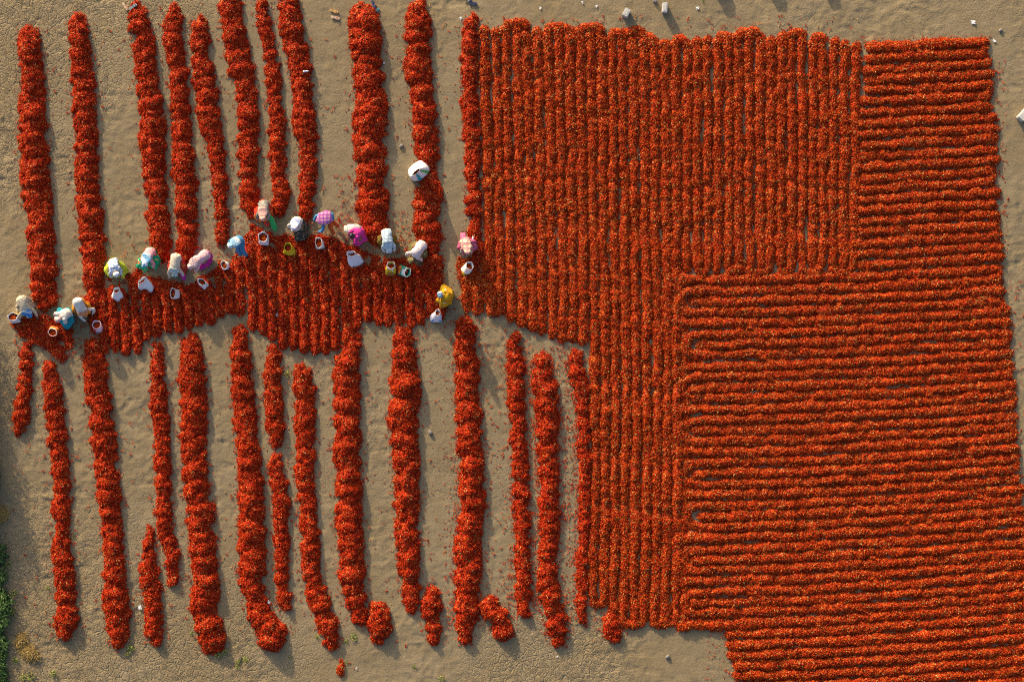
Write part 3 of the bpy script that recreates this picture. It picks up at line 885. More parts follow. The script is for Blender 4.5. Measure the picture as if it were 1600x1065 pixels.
    key = [(H - ax * 0.175 - back * 0.04, 0.05 * b, 0.04), (H - ax * 0.13 - back * 0.01, 0.17 * b, 0.125), (H - ax * 0.02, 0.215 * b, 0.17), (waist, 0.185 * b, 0.15), (chest, 0.205 * b, 0.155),
           (chest + (neck - chest) * 0.55, 0.215 * b, 0.135), (neck - ax * 0.015, 0.145, 0.09), (neck + ax * 0.03, 0.072, 0.066)]
    m = 18
    cp = bezier_pts([k_[0] for k_ in key], m)
    rings = []
    for i in range(m):
        t = i / (m - 1) * (len(key) - 1)
        ru = float(np.interp(t, range(len(key)), [k_[1] for k_ in key])); rv = float(np.interp(t, range(len(key)), [k_[2] for k_ in key]))
        sway = side * (0.012 * math.sin(2.1 * i + seed))
        rings.append((cp[i] + sway, side * ru, back * rv))
    geo = [loft('s', rings, None, None, 28, 0.075, seed)]
    for k in range(2):
        arm = bezier_pts([sh[k] - side * (0.05 if k == 0 else -0.05), sh[k], elbows[k], elbows[k] + (hands3[k] - elbows[k]) * max(sleeve, 0.05)], 9)
        geo.append(loft('a', tube_rings(arm, [0.07, 0.083, 0.08, 0.07, 0.068, 0.066, 0.056, 0.052, 0.05]), None, None, 12, 0.14, seed + k))
    part('shirt', merge(geo), shirt)
    if lower == 'skirt':
        lev = 9; n = 36
        rg = random.Random(seed + 5); ph = rg.uniform(0, 6)
        fm = (feet3[0] + feet3[1]) * 0.5
        top = H.z + 0.06
        circ = [(H, 0.175)] + [(kk, 0.105) for kk in knees] + [(a, 0.12) for a in ank]
        V2, F2 = [], []
        for l in range(lev):
            t = l / (lev - 1); z = top + (0.05 - top) * t
            c = Vector((H.x, H.y, 0)).lerp(Vector((fm.x, fm.y, 0)), t * 0.8)
            for q in range(n):
                a = 2 * math.pi * q / n; d = Vector((math.cos(a), math.sin(a), 0))
                r = 0.10
                for i, (p, rr) in enumerate(circ):
                    above = z - p.z
                    if i == 0: w = 1.0 if above > -0.15 else max(0.0, 1.0 - (-above - 0.15) * 0.35)
                    else: w = 1.0 if above < 0.0 else max(0.0, 1.0 - (above / 0.16) ** 2)
                    if w <= 0.0: continue
                    off = Vector((p.x, p.y, 0)) - c
                    r = max(r, (off.dot(d) + rr) * w)
                r *= 1 + (0.04 + 0.10 * t) * math.sin(8 * a + ph + 1.5 * math.sin(2 * a)) + 0.05 * math.sin(3 * a + 2 * ph + 3 * t) + rg.uniform(-0.02, 0.02)
                V2.append(Vector((c.x, c.y, z)) + d * r)
        for l in range(lev - 1):
            for q in range(n):
                p = (q + 1) % n
                F2.append((l * n + q, (l + 1) * n + q, (l + 1) * n + p, l * n + p))
        F2.append(tuple(range(n)))
        part('skirt', (V2, F2), lower_mat)
    else:
        g = []
        for k in range(2):
            leg = bezier_pts([H + side * (0.06 * (1 if k == 0 else -1)), hips[k], knees[k], knees[k] + (ank[k] - knees[k]) * 0.85], 10)
            g.append(loft('l', tube_rings(leg, [0.13, 0.135, 0.128, 0.118, 0.105, 0.098, 0.09, 0.084, 0.08, 0.078]), None, None, 14, 0.05, seed + k))
        part('trousers', merge(g), lower_mat)
    if scarf:
        V3, F3 = [], []
        nu, nv = 16, 9
        keep = {}
        for i in range(nv + 1):
            ph = math.pi * i / nv
            for q in range(nu):
                a = 2 * math.pi * q / nu
                d = side * (math.cos(a) * math.sin(ph)) + face * (math.sin(a) * math.sin(ph)) + (side.cross(face)).normalized() * math.cos(ph)
                V3.append(Hd + d * (0.122 + 0.014 * math.sin(3 * a + seed) + 0.010 * math.cos(5 * ph + 2 * a)))
                keep[len(V3) - 1] = d.dot(face) < 0.62
        for i in range(nv):
            for q in range(nu):
                p = (q + 1) % nu
                fc = (i * nu + q, i * nu + p, (i + 1) * nu + p, (i + 1) * nu + q)
                if all(keep[x] for x in fc): F3.append(fc)
        geo = [(V3, F3)]
        if drape:
            path = bezier_pts([Hd - face * 0.07 + ax * 0.03, Hd - ax * 0.09 + back * 0.10, neck + back * 0.115 - ax * 0.02, chest + back * 0.17], 7)
            rr = []
            for i, p in enumerate(path):
                w = (0.10, 0.13, 0.155, 0.18, 0.19, 0.175, 0.15)[i]
                rr.append((p, side * w, back * (0.04 if i else 0.03)))
            geo.append(loft('d', rr, None, None, 22, 0.16, seed + 9))
        part('headscarf', merge(geo), scarf)
    if hair:
        rr = []
        for i in range(7):
            ph = math.pi * (i + 0.5) / 7.0
            rr.append((Hd - face * 0.03 + ax * (0.115 * math.cos(ph)), side * (0.108 * math.sin(ph)), back * (0.105 * math.sin(ph))))
        part('hair', loft('h', rr, None, None, 14, 0.02, seed), HAIR)
    ge = []
    for k in (1, -1):
        c = Hd + face * 0.088 + side * (0.036 * k) + ax * 0.015
        ge.append(loft('e', [(c - face * 0.008, side * 0.008, ax * 0.006), (c, side * 0.014, ax * 0.009), (c + face * 0.006, side * 0.006, ax * 0.004)], None, None, 8))
    part('eyes', merge(ge), EYE)
    if extra:
        for nm, pts, rad, fl, mt in extra:
            path = bezier_pts([P(*p) for p in pts], 9)
            rad9 = [rad[min(int(i / 8 * (len(rad) - 1) + 0.5), len(rad) - 1)] for i in range(9)]
            part(nm, loft('x', tube_rings(path, rad9, [fl] * 9), None, None, 12, 0.06, seed + 3), mt)
    return body

C = {}
C['beige'] = cloth('beige_cotton', (0.62, 0.55, 0.42), (0.50, 0.43, 0.32))
C['white'] = cloth('white_cotton', (0.76, 0.74, 0.70), (0.62, 0.60, 0.57))
C['blue_scarf'] = cloth('blue_white_scarf', (0.50, 0.62, 0.80), (0.04, 0.28, 0.72), 'stripe', 1.20)
C['teal'] = cloth('teal_sari', (0.01, 0.30, 0.34), (0.015, 0.22, 0.36))
C['pink_pale'] = cloth('pale_pink_cotton', (0.72, 0.52, 0.52), (0.66, 0.46, 0.47))
C['orange'] = cloth('orange_sari', (0.78, 0.30, 0.02), (0.66, 0.20, 0.015))
C['orange_stripe'] = cloth('orange_striped_scarf', (0.76, 0.44, 0.28), (0.80, 0.24, 0.05), 'stripe', 2.52)
C['blue_check'] = cloth('blue_checked_shirt', (0.26, 0.40, 0.70), (0.66, 0.72, 0.82), 'check', 2.52)
C['lime'] = cloth('lime_skirt', (0.52, 0.62, 0.05), (0.42, 0.52, 0.04))
C['bluegrey_scarf'] = cloth('pale_striped_scarf', (0.42, 0.54, 0.78), (0.74, 0.66, 0.60), 'stripe', 2.10)
C['pink'] = cloth('pink_shirt', (0.72, 0.38, 0.44), (0.64, 0.30, 0.36))
C['skyblue'] = cloth('sky_blue_scarf', (0.22, 0.48, 0.74), (0.52, 0.68, 0.82), 'stripe', 1.68)
C['green_floral'] = cloth('green_floral_skirt', (0.01, 0.36, 0.20), (0.70, 0.10, 0.06), 'floral', 5.40, (0.6, 0.5, 0.1))
C['cream'] = cloth('cream_shirt', (0.68, 0.62, 0.52), (0.58, 0.50, 0.40))
C['aqua_scarf'] = cloth('pale_aqua_scarf', (0.62, 0.68, 0.66), (0.40, 0.58, 0.62), 'stripe', 1.26)
C['rose'] = cloth('rose_cotton', (0.74, 0.52, 0.54), (0.70, 0.40, 0.46), 'check', 3.36)
C['magenta'] = cloth('magenta_sari', (0.55, 0.02, 0.36), (0.44, 0.015, 0.28))
C['crimson'] = cloth('crimson_skirt', (0.60, 0.05, 0.04), (0.7, 0.22, 0.05), 'floral', 4.50)
C['blue'] = cloth('blue_cotton', (0.08, 0.30, 0.55), (0.05, 0.20, 0.42))
C['paleblue_scarf'] = cloth('white_blue_scarf', (0.62, 0.72, 0.80), (0.30, 0.52, 0.72), 'stripe', 1.47)
C['grey_print'] = cloth('grey_printed_shirt', (0.24, 0.23, 0.22), (0.42, 0.39, 0.33), 'floral', 8.40)
C['red_sari'] = cloth('red_sari', (0.66, 0.05, 0.02), (0.74, 0.26, 0.03), 'floral', 4.50, (0.10, 0.03, 0.30))
C['salmon_scarf'] = cloth('salmon_scarf', (0.74, 0.46, 0.38), (0.68, 0.36, 0.32))
C['green'] = cloth('green_cotton', (0.05, 0.50, 0.14), (0.04, 0.42, 0.12))
C['lavender_scarf'] = cloth('lavender_scarf', (0.62, 0.60, 0.70), (0.36, 0.42, 0.66), 'stripe', 1.68)
C['dark_print'] = cloth('dark_printed_skirt', (0.05, 0.052, 0.042), (0.26, 0.26, 0.18), 'floral', 7.20)
C['pink_plaid'] = cloth('pink_plaid_shawl', (0.70, 0.36, 0.50), (0.40, 0.10, 0.40), 'check', 2.24)
C['rust'] = cloth('rust_trousers', (0.56, 0.13, 0.03), (0.46, 0.09, 0.02))
C['multi'] = cloth('flowered_shawl', (0.68, 0.66, 0.60), (0.18, 0.26, 0.36), 'floral', 9.00, (0.62, 0.30, 0.06))
C['hot_pink'] = cloth('hot_pink_sari', (0.68, 0.05, 0.34), (0.56, 0.03, 0.26))
C['ltblue_check'] = cloth('light_blue_checked_shirt', (0.58, 0.68, 0.76), (0.40, 0.54, 0.66), 'check', 1.96)
C['olive'] = cloth('olive_skirt', (0.22, 0.16, 0.03), (0.16, 0.11, 0.02))
C['olive_print'] = cloth('olive_printed_cloth', (0.16, 0.14, 0.05), (0.46, 0.40, 0.18), 'floral', 7.20)
C['pinkwhite'] = cloth('pinkish_white_shirt', (0.74, 0.64, 0.66), (0.64, 0.55, 0.58))
C['yellow'] = cloth('yellow_sari', (0.66, 0.36, 0.01), (0.50, 0.25, 0.008), 'stripe', 1.20)
C['beige_plaid'] = cloth('beige_plaid_shirt', (0.58, 0.50, 0.36), (0.56, 0.24, 0.26), 'check', 1.60)
C['pink_print'] = cloth('pink_printed_skirt', (0.55, 0.12, 0.24), (0.40, 0.05, 0.20), 'floral', 6.60)
C['white_sash'] = cloth('white_sash', (0.66, 0.66, 0.68))

person('person in beige shirt and blue headscarf bending beside the long heap at the left edge', (34, 469, 0.82), (46, 492), [(31, 499, 0.16), (58, 495, 0.20)],
       C['beige'], 'skirt', C['beige'], C['blue_scarf'], headdir=-1, feet=[(31, 488), (47, 484)], seed=1)
person('person in white shirt over teal sari crouching near the round-mouthed sack', (106, 489, 0.52), (90, 499), [(82, 494, 0.14), (100, 508, 0.14)],
       C['white'], 'skirt', C['teal'], C['pink_pale'], feet=[(103, 504), (106, 486)], seed=2, drape=False)
person('person in white shirt and orange sari with an orange striped headscarf', (122, 472, 0.80), (133, 491), [(135, 503, 0.18), (144, 491, 0.2)],
       C['white'], 'skirt', C['orange'], C['orange_stripe'], headdir=-1, feet=[(121, 490), (139, 480)], seed=3)
person('person in blue checked shirt and lime skirt bending over the bed', (177, 410, 0.62), (182, 429), [(176, 437, 0.14), (190, 437, 0.14)],
       C['blue_check'], 'skirt', C['lime'], C['bluegrey_scarf'], feet=[(168, 420), (191, 429)], seed=4, headdir=1, drape=False)
person('person in pink shirt, sky-blue headscarf and green flowered skirt crouching', (235, 393, 0.62), (226, 413), [(236, 425, 0.14), (242, 425, 0.14)],
       C['pink'], 'skirt', C['green_floral'], C['skyblue'], feet=[(220, 417), (243, 409)], seed=5)
person('person in cream shirt and pale aqua headscarf between the pink-clad pickers', (275, 403, 0.82), (273, 428), [(265, 439, 0.18), (288, 438, 0.18)],
       C['cream'], 'skirt', C['crimson'], C['aqua_scarf'], headdir=-1, feet=[(266, 421), (287, 424)], seed=6,
       extra=[('sleeve_cuff', [(283, 427, 0.45), (286, 431, 0.36), (288, 436, 0.28)], [0.085, 0.09, 0.08], 0.9, C['magenta'])])
person('person in rose checked top and bright magenta skirt leaning to one side', (321, 398, 0.72), (298, 416), [(301, 428, 0.14), (294, 424, 0.14)],
       C['rose'], 'skirt', C['magenta'], C['pink_pale'], headdir=1, feet=[(311, 414), (324, 408)], seed=7)
person('person all in blue with a white and blue headscarf standing bent', (375, 376, 0.80), (360, 384), [(356, 397, 0.2), (366, 400, 0.2)],
       C['blue'], 'trousers', C['blue'], C['paleblue_scarf'], feet=[(378, 405), (386, 399)], headdir=1, seed=8)
person('person in grey printed shirt and red sari with salmon headscarf', (412, 319, 0.70), (411, 341), [(402, 350, 0.14), (418, 352, 0.14)],
       C['grey_print'], 'skirt', C['red_sari'], C['salmon_scarf'], seed=9, headdir=1, feet=[(402, 338), (424, 346)],
       extra=[('trouser_leg', [(418, 334, 0.50), (424, 343, 0.36), (428, 353, 0.20), (430, 360, 0.10)], [0.09, 0.10, 0.11, 0.075], 0.8, C['green'])])
person('person in white shirt and dark printed skirt with lavender headscarf', (465, 345, 0.76), (459, 357), [(449, 361, 0.16), (455, 368, 0.16)],
       C['white'], 'skirt', C['dark_print'], C['lavender_scarf'], feet=[(467, 376), (476, 370)], seed=10)
person('person in pink plaid shawl and rust trousers bending beside a small white sack', (515, 339, 0.82), (499, 345), [(490, 347, 0.22), (497, 362, 0.2)],
       C['blue'], 'trousers', C['rust'], C['pink_plaid'], feet=[(522, 366), (531, 356)], headdir=-1, seed=11,
       extra=[('shawl', [(518, 337, 1.0), (511, 339, 1.03), (504, 342, 0.98), (497, 346, 0.90)], [0.20, 0.26, 0.26, 0.16], 0.22, C['pink_plaid'])])
person('bareheaded black-haired person in hot pink sari and flowered shawl', (562, 362, 0.70), (549, 369), [(547, 388, 0.32), (541, 380, 0.2)],
       C['hot_pink'], 'skirt', C['hot_pink'], None, seed=12, hair=True, headdir=1,
       extra=[('shawl', [(564, 358, 0.92), (556, 357, 0.98), (548, 357, 0.96), (538, 358, 0.80)], [0.12, 0.17, 0.17, 0.12], 0.3, C['multi'])])
person('person in light blue checked shirt and olive skirt above the yellow-bottomed sack', (604, 364, 0.80), (608, 391), [(602, 398, 0.2), (616, 397, 0.2)],
       C['ltblue_check'], 'skirt', C['olive'], C['ltblue_check'], headdir=-1, feet=[(594, 378), (613, 378)], seed=13)
person('person in pinkish white shirt and olive printed headscarf above the green sack', (659, 383, 0.72), (642, 407), [(633, 400, 0.2), (659, 407, 0.2)],
       C['pinkwhite'], 'skirt', C['olive_print'], C['olive_print'], headdir=-1, feet=[(657, 394), (650, 384)], seed=14, drape=False)
person('person in yellow sari and pale blue headscarf reaching into a small sack', (701, 465, 0.66), (687, 460), [(689, 484, 0.30), (683, 470, 0.3)],
       C['yellow'], 'skirt', C['yellow'], C['paleblue_scarf'], seed=15, drape=False, bulk=1.15, feet=[(699, 472), (703, 458)],
       extra=[('sash', [(695, 452, 0.95), (701, 460, 0.98), (699, 470, 0.92), (691, 474, 0.80)], [0.035, 0.04, 0.04, 0.035], 0.6, C['white_sash'])])
person('person in beige plaid shirt and pink skirt beside the slim heap and ridged bed', (727, 377, 0.70), (731, 394), [(726, 405, 0.16), (736, 404, 0.16)],
       C['beige_plaid'], 'skirt', C['pink_print'], C['beige_plaid'], seed=16, headdir=1, feet=[(725, 376), (733, 378)],
       extra=[('skirt_tail', [(728, 382, 0.60), (725, 376, 0.5), (724, 370, 0.36), (723, 365, 0.22)], [0.12, 0.13, 0.12, 0.11], 0.5, C['pink_print'])])

# ------------------------------------------------------------------ sacks
small_protos = [clump('fill_clump', 360 + i, 7, 0.05, 0.03, 0.4, M_BED) for i in range(4)]
NG_FILL = pile_nodes('sack_fill_pile', small_protos, 200.0)
W = {'white': simple_mat('white_woven_plastic', (0.72, 0.72, 0.74), 0.5, 0.06, 40),
     'lilac': simple_mat('lilac_woven_plastic', (0.66, 0.64, 0.73), 0.5, 0.06, 40),
     'pink': simple_mat('pinkish_woven_plastic', (0.64, 0.48, 0.57), 0.5, 0.10, 30),
     'yellow': simple_mat('yellow_woven_plastic', (0.56, 0.42, 0.015), 0.5, 0.08, 30),
     'green': simple_mat('green_woven_plastic', (0.02, 0.30, 0.20), 0.5, 0.08, 30),
     'red': simple_mat('red_print', (0.60, 0.05, 0.08), 0.5, 0.1),
     'brown': simple_mat('brown_print', (0.34, 0.15, 0.03), 0.5, 0.2),
     'orange': simple_mat('orange_print', (0.70, 0.20, 0.04), 0.5, 0.2),
     'teal': simple_mat('teal_print', (0.04, 0.34, 0.40), 0.5, 0.1),
     'grass': simple_mat('green_print', (0.10, 0.42, 0.10), 0.5, 0.1),
     'blue': simple_mat('blue_print', (0.10, 0.22, 0.50), 0.5, 0.1)}

def sack(label, base, mouth, h, bw, bd, ma, mb, rot, mat, cuff, prints=(), mrot=None, fill=0.74, seed=0, boxy=0.36):
    """base, mouth: photo-grid spots; bw, bd, ma, mb: half-widths in metres; rot, mrot: turn of base and mouth in degrees"""
    B = P(base[0], base[1], 0.0); Mo = P(mouth[0], mouth[1], h)
    lean = (Mo - B)
    if lean.xy.length > h * 0.95:
        lean = Vector((lean.x, lean.y, 0)) * (h * 0.95 / lean.xy.length) + Vector((0, 0, h))
    r0 = math.radians(rot); r1 = math.radians(rot if mrot is None else mrot)
    n = 28
    rg = random.Random(seed + 77); ph = rg.uniform(0, 6)
    def ring(t, sc=1.0):
        e = t * t * (3 - 2 * t)
        a = bw + (ma - bw) * e; b = bd + (mb - bd) * e
        bul = 1 + 0.07 * math.sin(math.pi * min(t * 1.15, 1.0)) * (1 - 0.3 * t)
        ang = r0 + (r1 - r0) * e
        c = lean * t + Vector((0, 0, 0.01))
        out = []
        pw = boxy + (1 - boxy) * e
        for q in range(n):
            th = 2 * math.pi * q / n
            cx, sx = math.cos(th), math.sin(th)
            x = math.copysign(abs(cx) ** pw, cx) * a * bul * sc; y = math.copysign(abs(sx) ** pw, sx) * b * bul * sc
            w = 1 + 0.05 * math.sin(5 * th + ph + 2 * t) * (0.3 + t) + 0.02 * math.sin(9 * th + 3 * t)
            x *= w; y *= w
            zz = 0.018 * math.sin(3 * th + ph) * t
            out.append(c + Vector((x * math.cos(ang) - y * math.sin(ang), x * math.sin(ang) + y * math.cos(ang), zz)))
        return out
    ts = [0, 0.08, 0.2, 0.35, 0.5, 0.65, 0.8, 0.92, 1.0]
    V, F = [], []
    for t in ts: V += ring(t)
    nout = len(ts)
    for t in (1.0, 0.9, 0.8, fill - 0.06): V += ring(t, 0.93)
    tot = nout + 4
    for k in range(tot - 1):
        for q in range(n):
            p = (q + 1) % n
            F.append((k * n + q, k * n + p, (k + 1) * n + p, (k + 1) * n + q))
    F.append(tuple(range(n))[::-1])
    o = mesh_obj('sack', [tuple(v) for v in V], F, mat)
    o.location = B
    tag(o, label, 'sack', 'sacks the pickers fill')
    # turned-down cuff round the mouth
    cr = []
    for t, sc in ((0.84, 1.01), (0.85, 1.035), (0.94, 1.05), (1.0, 1.045), (1.02, 1.0), (1.0, 0.945), (0.95, 0.93)): cr += ring(min(t, 1.03), sc)
    CF = []
    for k in range(6):
        for q in range(n):
            p = (q + 1) % n
            CF.append((k * n + q, k * n + p, (k + 1) * n + p, (k + 1) * n + q))
    mesh_obj('cuff', [tuple(v) for v in cr], CF, cuff, o)
    # printed panels, laid on the wall
    for (q0, q1, t0, t1, pm) in prints:
        pv, pf = [], []
        m1 = 6; m2 = 5
        R_ = [ring(t0 + (t1 - t0) * i / m1, 1.03) for i in range(m1 + 1)]
        qs = [q0 + (q1 - q0) * j / m2 for j in range(m2 + 1)]
        for rr in R_:
            for qv in qs:
                k0 = int(math.floor(qv)); fr = qv - k0
                pv.append(tuple(rr[k0 % n].lerp(rr[(k0 + 1) % n], fr)))
        for i in range(m1):
            for j in range(m2):
                a = i * (m2 + 1) + j
                pf.append((a, a + 1, a + m2 + 2, a + m2 + 1))
        mesh_obj('printed_panel', pv, pf, pm, o)
    # what is in it
    R_ = ring(fill, 0.6 if min(ma, mb) < 0.115 else 0.74); cen = sum(R_, Vector()) / n
    FV = [tuple(cen + Vector((0, 0, 0.035)))] + [tuple(cen + (v - cen) * 0.55 + Vector((0, 0, 0.025))) for v in R_] + [tuple(v - Vector((0, 0, 0.01))) for v in R_]
    FF = [(0, 1 + q, 1 + (q + 1) % n) for q in range(n)] + [(1 + q, 1 + n + q, 1 + n + (q + 1) % n, 1 + (q + 1) % n) for q in range(n)]
    fo = mesh_obj('sack_chilies', FV, FF, M_BEDBASE)
    fo.location = B
    tag(fo, 'dried chilies inside the ' + label, 'chilies', kind='stuff')
    fm = bpy.data.objects.new('loose_chilies', fo.data); col.objects.link(fm); fm.parent = fo
    fm.modifiers.new('pods', 'NODES').node_group = NG_FILL
    fm['kind'] = 'stuff'
    return o

sack('short sack with yellow and teal print beside the person in beige shirt', (25, 498), (20, 494.5), 0.34, 0.19, 0.17, 0.185, 0.15, 10, W['white'], W['white'], [(2, 6, 0.1, 0.8, W['yellow']), (9, 12, 0.4, 1.0, W['yellow']), (13, 16, 0.3, 1.0, W['teal'])], seed=1)
sack('squat white-rimmed sack in front of the teal sari', (85, 516), (82, 519), 0.34, 0.18, 0.17, 0.17, 0.14, -20, W['orange'], W['white'], seed=2)
sack('pinkish sack with a red stripe near the orange sari', (155, 514), (151, 507), 0.40, 0.17, 0.15, 0.17, 0.16, 0, W['pink'], W['pink'], [(17, 20, 0.05, 0.85, W['red'])], seed=3)
sack('slack white sack below the person in lime skirt', (184, 467), (182, 453), 0.42, 0.24, 0.13, 0.13, 0.10, 0, W['white'], W['white'], mrot=30, seed=4)
sack('wide white sack with a folded mouth below the pink shirt', (229, 450), (222, 438), 0.44, 0.28, 0.15, 0.19, 0.08, -15, W['white'], W['white'], mrot=45, seed=5)
sack('small white sack with a narrow pointed mouth below the cream shirt', (275, 460), (270, 458), 0.36, 0.17, 0.17, 0.10, 0.20, 0, W['white'], W['white'], seed=6)
sack('white sack with a pink corner below the magenta skirt', (320, 447), (315, 440), 0.38, 0.17, 0.14, 0.17, 0.11, -35, W['white'], W['white'], [(18, 22, 0.05, 0.5, W['red'])], seed=7)
sack('low white-rimmed sack in front of the person all in blue', (353, 416), (350, 414), 0.28, 0.15, 0.14, 0.11, 0.16, 20, W['white'], W['white'], seed=8)
sack('round-mouthed lilac-white sack below the red sari', (413, 377), (411, 370), 0.42, 0.19, 0.18, 0.18, 0.20, 0, W['lilac'], W['lilac'], seed=9)
sack('plain yellow sack below the dark printed skirt', (453, 395), (450, 386), 0.42, 0.24, 0.15, 0.14, 0.18, -20, W['yellow'], W['yellow'], mrot=-5, seed=10)
sack('small white sack with an oval mouth below the rust trousers', (500, 383), (498, 379), 0.36, 0.17, 0.16, 0.13, 0.20, 10, W['white'], W['white'], seed=11)
sack('tall white sack leaning over below the hot pink sari', (557, 411), (549, 396), 0.50, 0.28, 0.17, 0.18, 0.10, 40, W['lilac'], W['white'], mrot=0, seed=12)
sack('sack with white collar and yellow bottom beside the green sack', (610, 427), (611, 414), 0.44, 0.21, 0.14, 0.155, 0.14, 0, W['yellow'], W['white'], [(19, 23, 0.1, 0.6, W['brown']), (0, 28, 0.62, 0.88, W['white'])], seed=13)
sack('green printed sack tipped over beside the yellow-bottomed one', (626, 422), (638, 426), 0.34, 0.16, 0.20, 0.11, 0.17, -20, W['green'], W['white'], [(11.5, 16.5, 0.1, 0.5, W['orange']), (8, 20, 0.62, 0.88, W['white'])], seed=14)
sack('white sack with a yellow bottom below the person in beige plaid', (727, 424), (734, 415), 0.36, 0.17, 0.15, 0.14, 0.16, 20, W['white'], W['white'], [(14, 20, 0.05, 0.4, W['yellow'])], seed=15)
sack('small white sack gathered to a narrow mouth below the yellow sari', (681, 498), (684, 488), 0.38, 0.23, 0.14, 0.09, 0.13, 0, W['lilac'], W['white'], [(18, 20, 0.1, 0.4, W['blue']), (22, 24, 0.1, 0.4, W['blue'])], seed=16)
sack('largest white sack with teal and green stripes, standing alone against a heap', (655, 267), (650, 269), 0.92, 0.42, 0.34, 0.21, 0.05, 38, W['white'], W['white'], [(19, 20.5, 0.15, 0.85, W['teal']), (23, 24.5, 0.15, 0.85, W['grass'])], mrot=42, seed=17, fill=0.84, boxy=0.75)

# ------------------------------------------------------------------ small things lying about
def box_mesh(hx, hy, hz, bev, seed=0):
    bm = bmesh.new()
    bmesh.ops.create_cube(bm, size=1.0)
    bmesh.ops.scale(bm, vec=(hx * 2, hy * 2, hz), verts=bm.verts)
    bmesh.ops.translate(bm, vec=(0, 0, hz / 2), verts=bm.verts)
    bmesh.ops.bevel(bm, geom=bm.edges[:], offset=bev, segments=2, affect='EDGES')
    rg = random.Random(seed)
    for v in bm.verts: v.co += Vector((rg.uniform(-1, 1), rg.uniform(-1, 1), rg.uniform(-1, 1))) * bev * 0.25
    me = bpy.data.meshes.new('block'); bm.to_mesh(me); bm.free()
    return me

M_CONC = simple_mat('pale_concrete', (0.46, 0.45, 0.43), 0.85, 0.12, 18)
def block(px, py, hx, hy, hz, rot, label, seed):
    me = box_mesh(hx, hy, hz, 0.018, seed); me.name = 'concrete_block'
    me.materials.append(M_CONC)
    o = bpy.data.objects.new('concrete_block', me); col.objects.link(o)
    o.location = P(px, py); o.rotation_euler.z = math.radians(rot)
    tag(o, label, 'block', 'concrete blocks round the yard')
    # chipped recess on its top
    r = box_mesh(hx * 0.55, hy * 0.6, 0.012, 0.005, seed + 3); r.materials.append(M_CONC)
    c = bpy.data.objects.new('raised_face', r); col.objects.link(c); c.parent = o; c.location.z = hz - 0.004
    return o
block(978, 22, 0.12, 0.16, 0.30, -28, 'tilted pale concrete block above the upright ridges', 1)
block(1038, 14, 0.10, 0.19, 0.30, -3, 'upright pale concrete block above the upright ridges, set square', 2)
block(1598, 180, 0.14, 0.26, 0.30, -42, 'pale concrete block at the right edge beside the crosswise ridges', 3)
for i, (px, py) in enumerate(((1118, -28), (1198, -36), (1283, -38))):
    block(px, py, 0.19, 0.22, 0.36, 5 * i, 'pale concrete block just beyond the upper edge, throwing a shadow', 10 + i)

def sandal(px, py, rot, cs, ct, label, z=0.0, seed=0):
    M1 = simple_mat('sandal_sole', cs, 0.7, 0.15); M2 = simple_mat('sandal_strap', ct, 0.6, 0.15)
    V, F = [], []
    prof = ((-0.135, 0.030), (-0.12, 0.038), (-0.06, 0.034), (0.0, 0.036), (0.06, 0.046), (0.11, 0.044), (0.138, 0.022))
    for zz in (0.0, 0.022):
        for x, w in prof: V += [(x, -w, zz + (0.008 if x < -0.05 else 0)), (x, w, zz + (0.008 if x < -0.05 else 0))]
    n = len(prof) * 2
    for k in range(len(prof) - 1):
        a = k * 2
        F += [(a, a + 1, a + 3, a + 2)[::-1], (n + a, n + a + 1, n + a + 3, n + a + 2)[::1], (a, a + 2, n + a + 2, n + a), (a + 1, n + a + 1, n + a + 3, a + 3)]
    F += [(0, n, n + 1, 1), (n - 2, n - 1, 2 * n - 1, 2 * n - 2)]
    o = mesh_obj('sandal', V, F, M1, smooth=False)
    z = heap_top(px, py)
    o.location = P(px, py, z + 0.04 if z > 0.02 else 0.0) + Vector((0, 0, 0.012)); o.rotation_euler.z = math.radians(rot); o.scale = (1.25, 1.25, 1.25)
    tag(o, label, 'sandal', 'sandals left beside the heaps')
    for sgn in (1, -1):
        path = bezier_pts([(0.095, 0.0, 0.024), (0.06, 0.02 * sgn, 0.05), (0.0, 0.038 * sgn, 0.026)], 7)
        v, f = loft('st', tube_rings(path, [0.007] * 7), None, None, 8)
        mesh_obj('strap', [tuple(p) for p in v], f, M2, o)
    return o
TAN = (0.45, 0.27, 0.11); GREYB = (0.20, 0.25, 0.28); NAVY = (0.02, 0.035, 0.09); PALE = (0.55, 0.40, 0.28)
sandal(196, 11, -55, PALE, TAN, 'tan sandal beside the top end of the lumpy heap')
sandal(208, 11, 35, GREYB, GREYB, 'blue-grey sandal beside the top end of the lumpy heap', 0.03)
sandal(522, 18, -18, TAN, (0.5, 0.32, 0.1), 'upper tan sandal of the pair on bare ground')
sandal(524, 28, -15, PALE, (0.42, 0.16, 0.1), 'lower pinkish tan sandal of the pair on bare ground')
sandal(584, 8, -72, NAVY, (0.08, 0.12, 0.3), 'upper navy sandal by the top of the widest heap')
sandal(587, 18, 35, (0.06, 0.2, 0.26), NAVY, 'lower teal and navy sandal by the top of the widest heap')
sandal(731, 0, -10, NAVY, (0.25, 0.3, 0.32), 'dark sandal cut by the upper edge of the picture')
sandal(739, 6, -8, NAVY, (0.05, 0.07, 0.2), 'dark navy sandal just inside the upper edge')

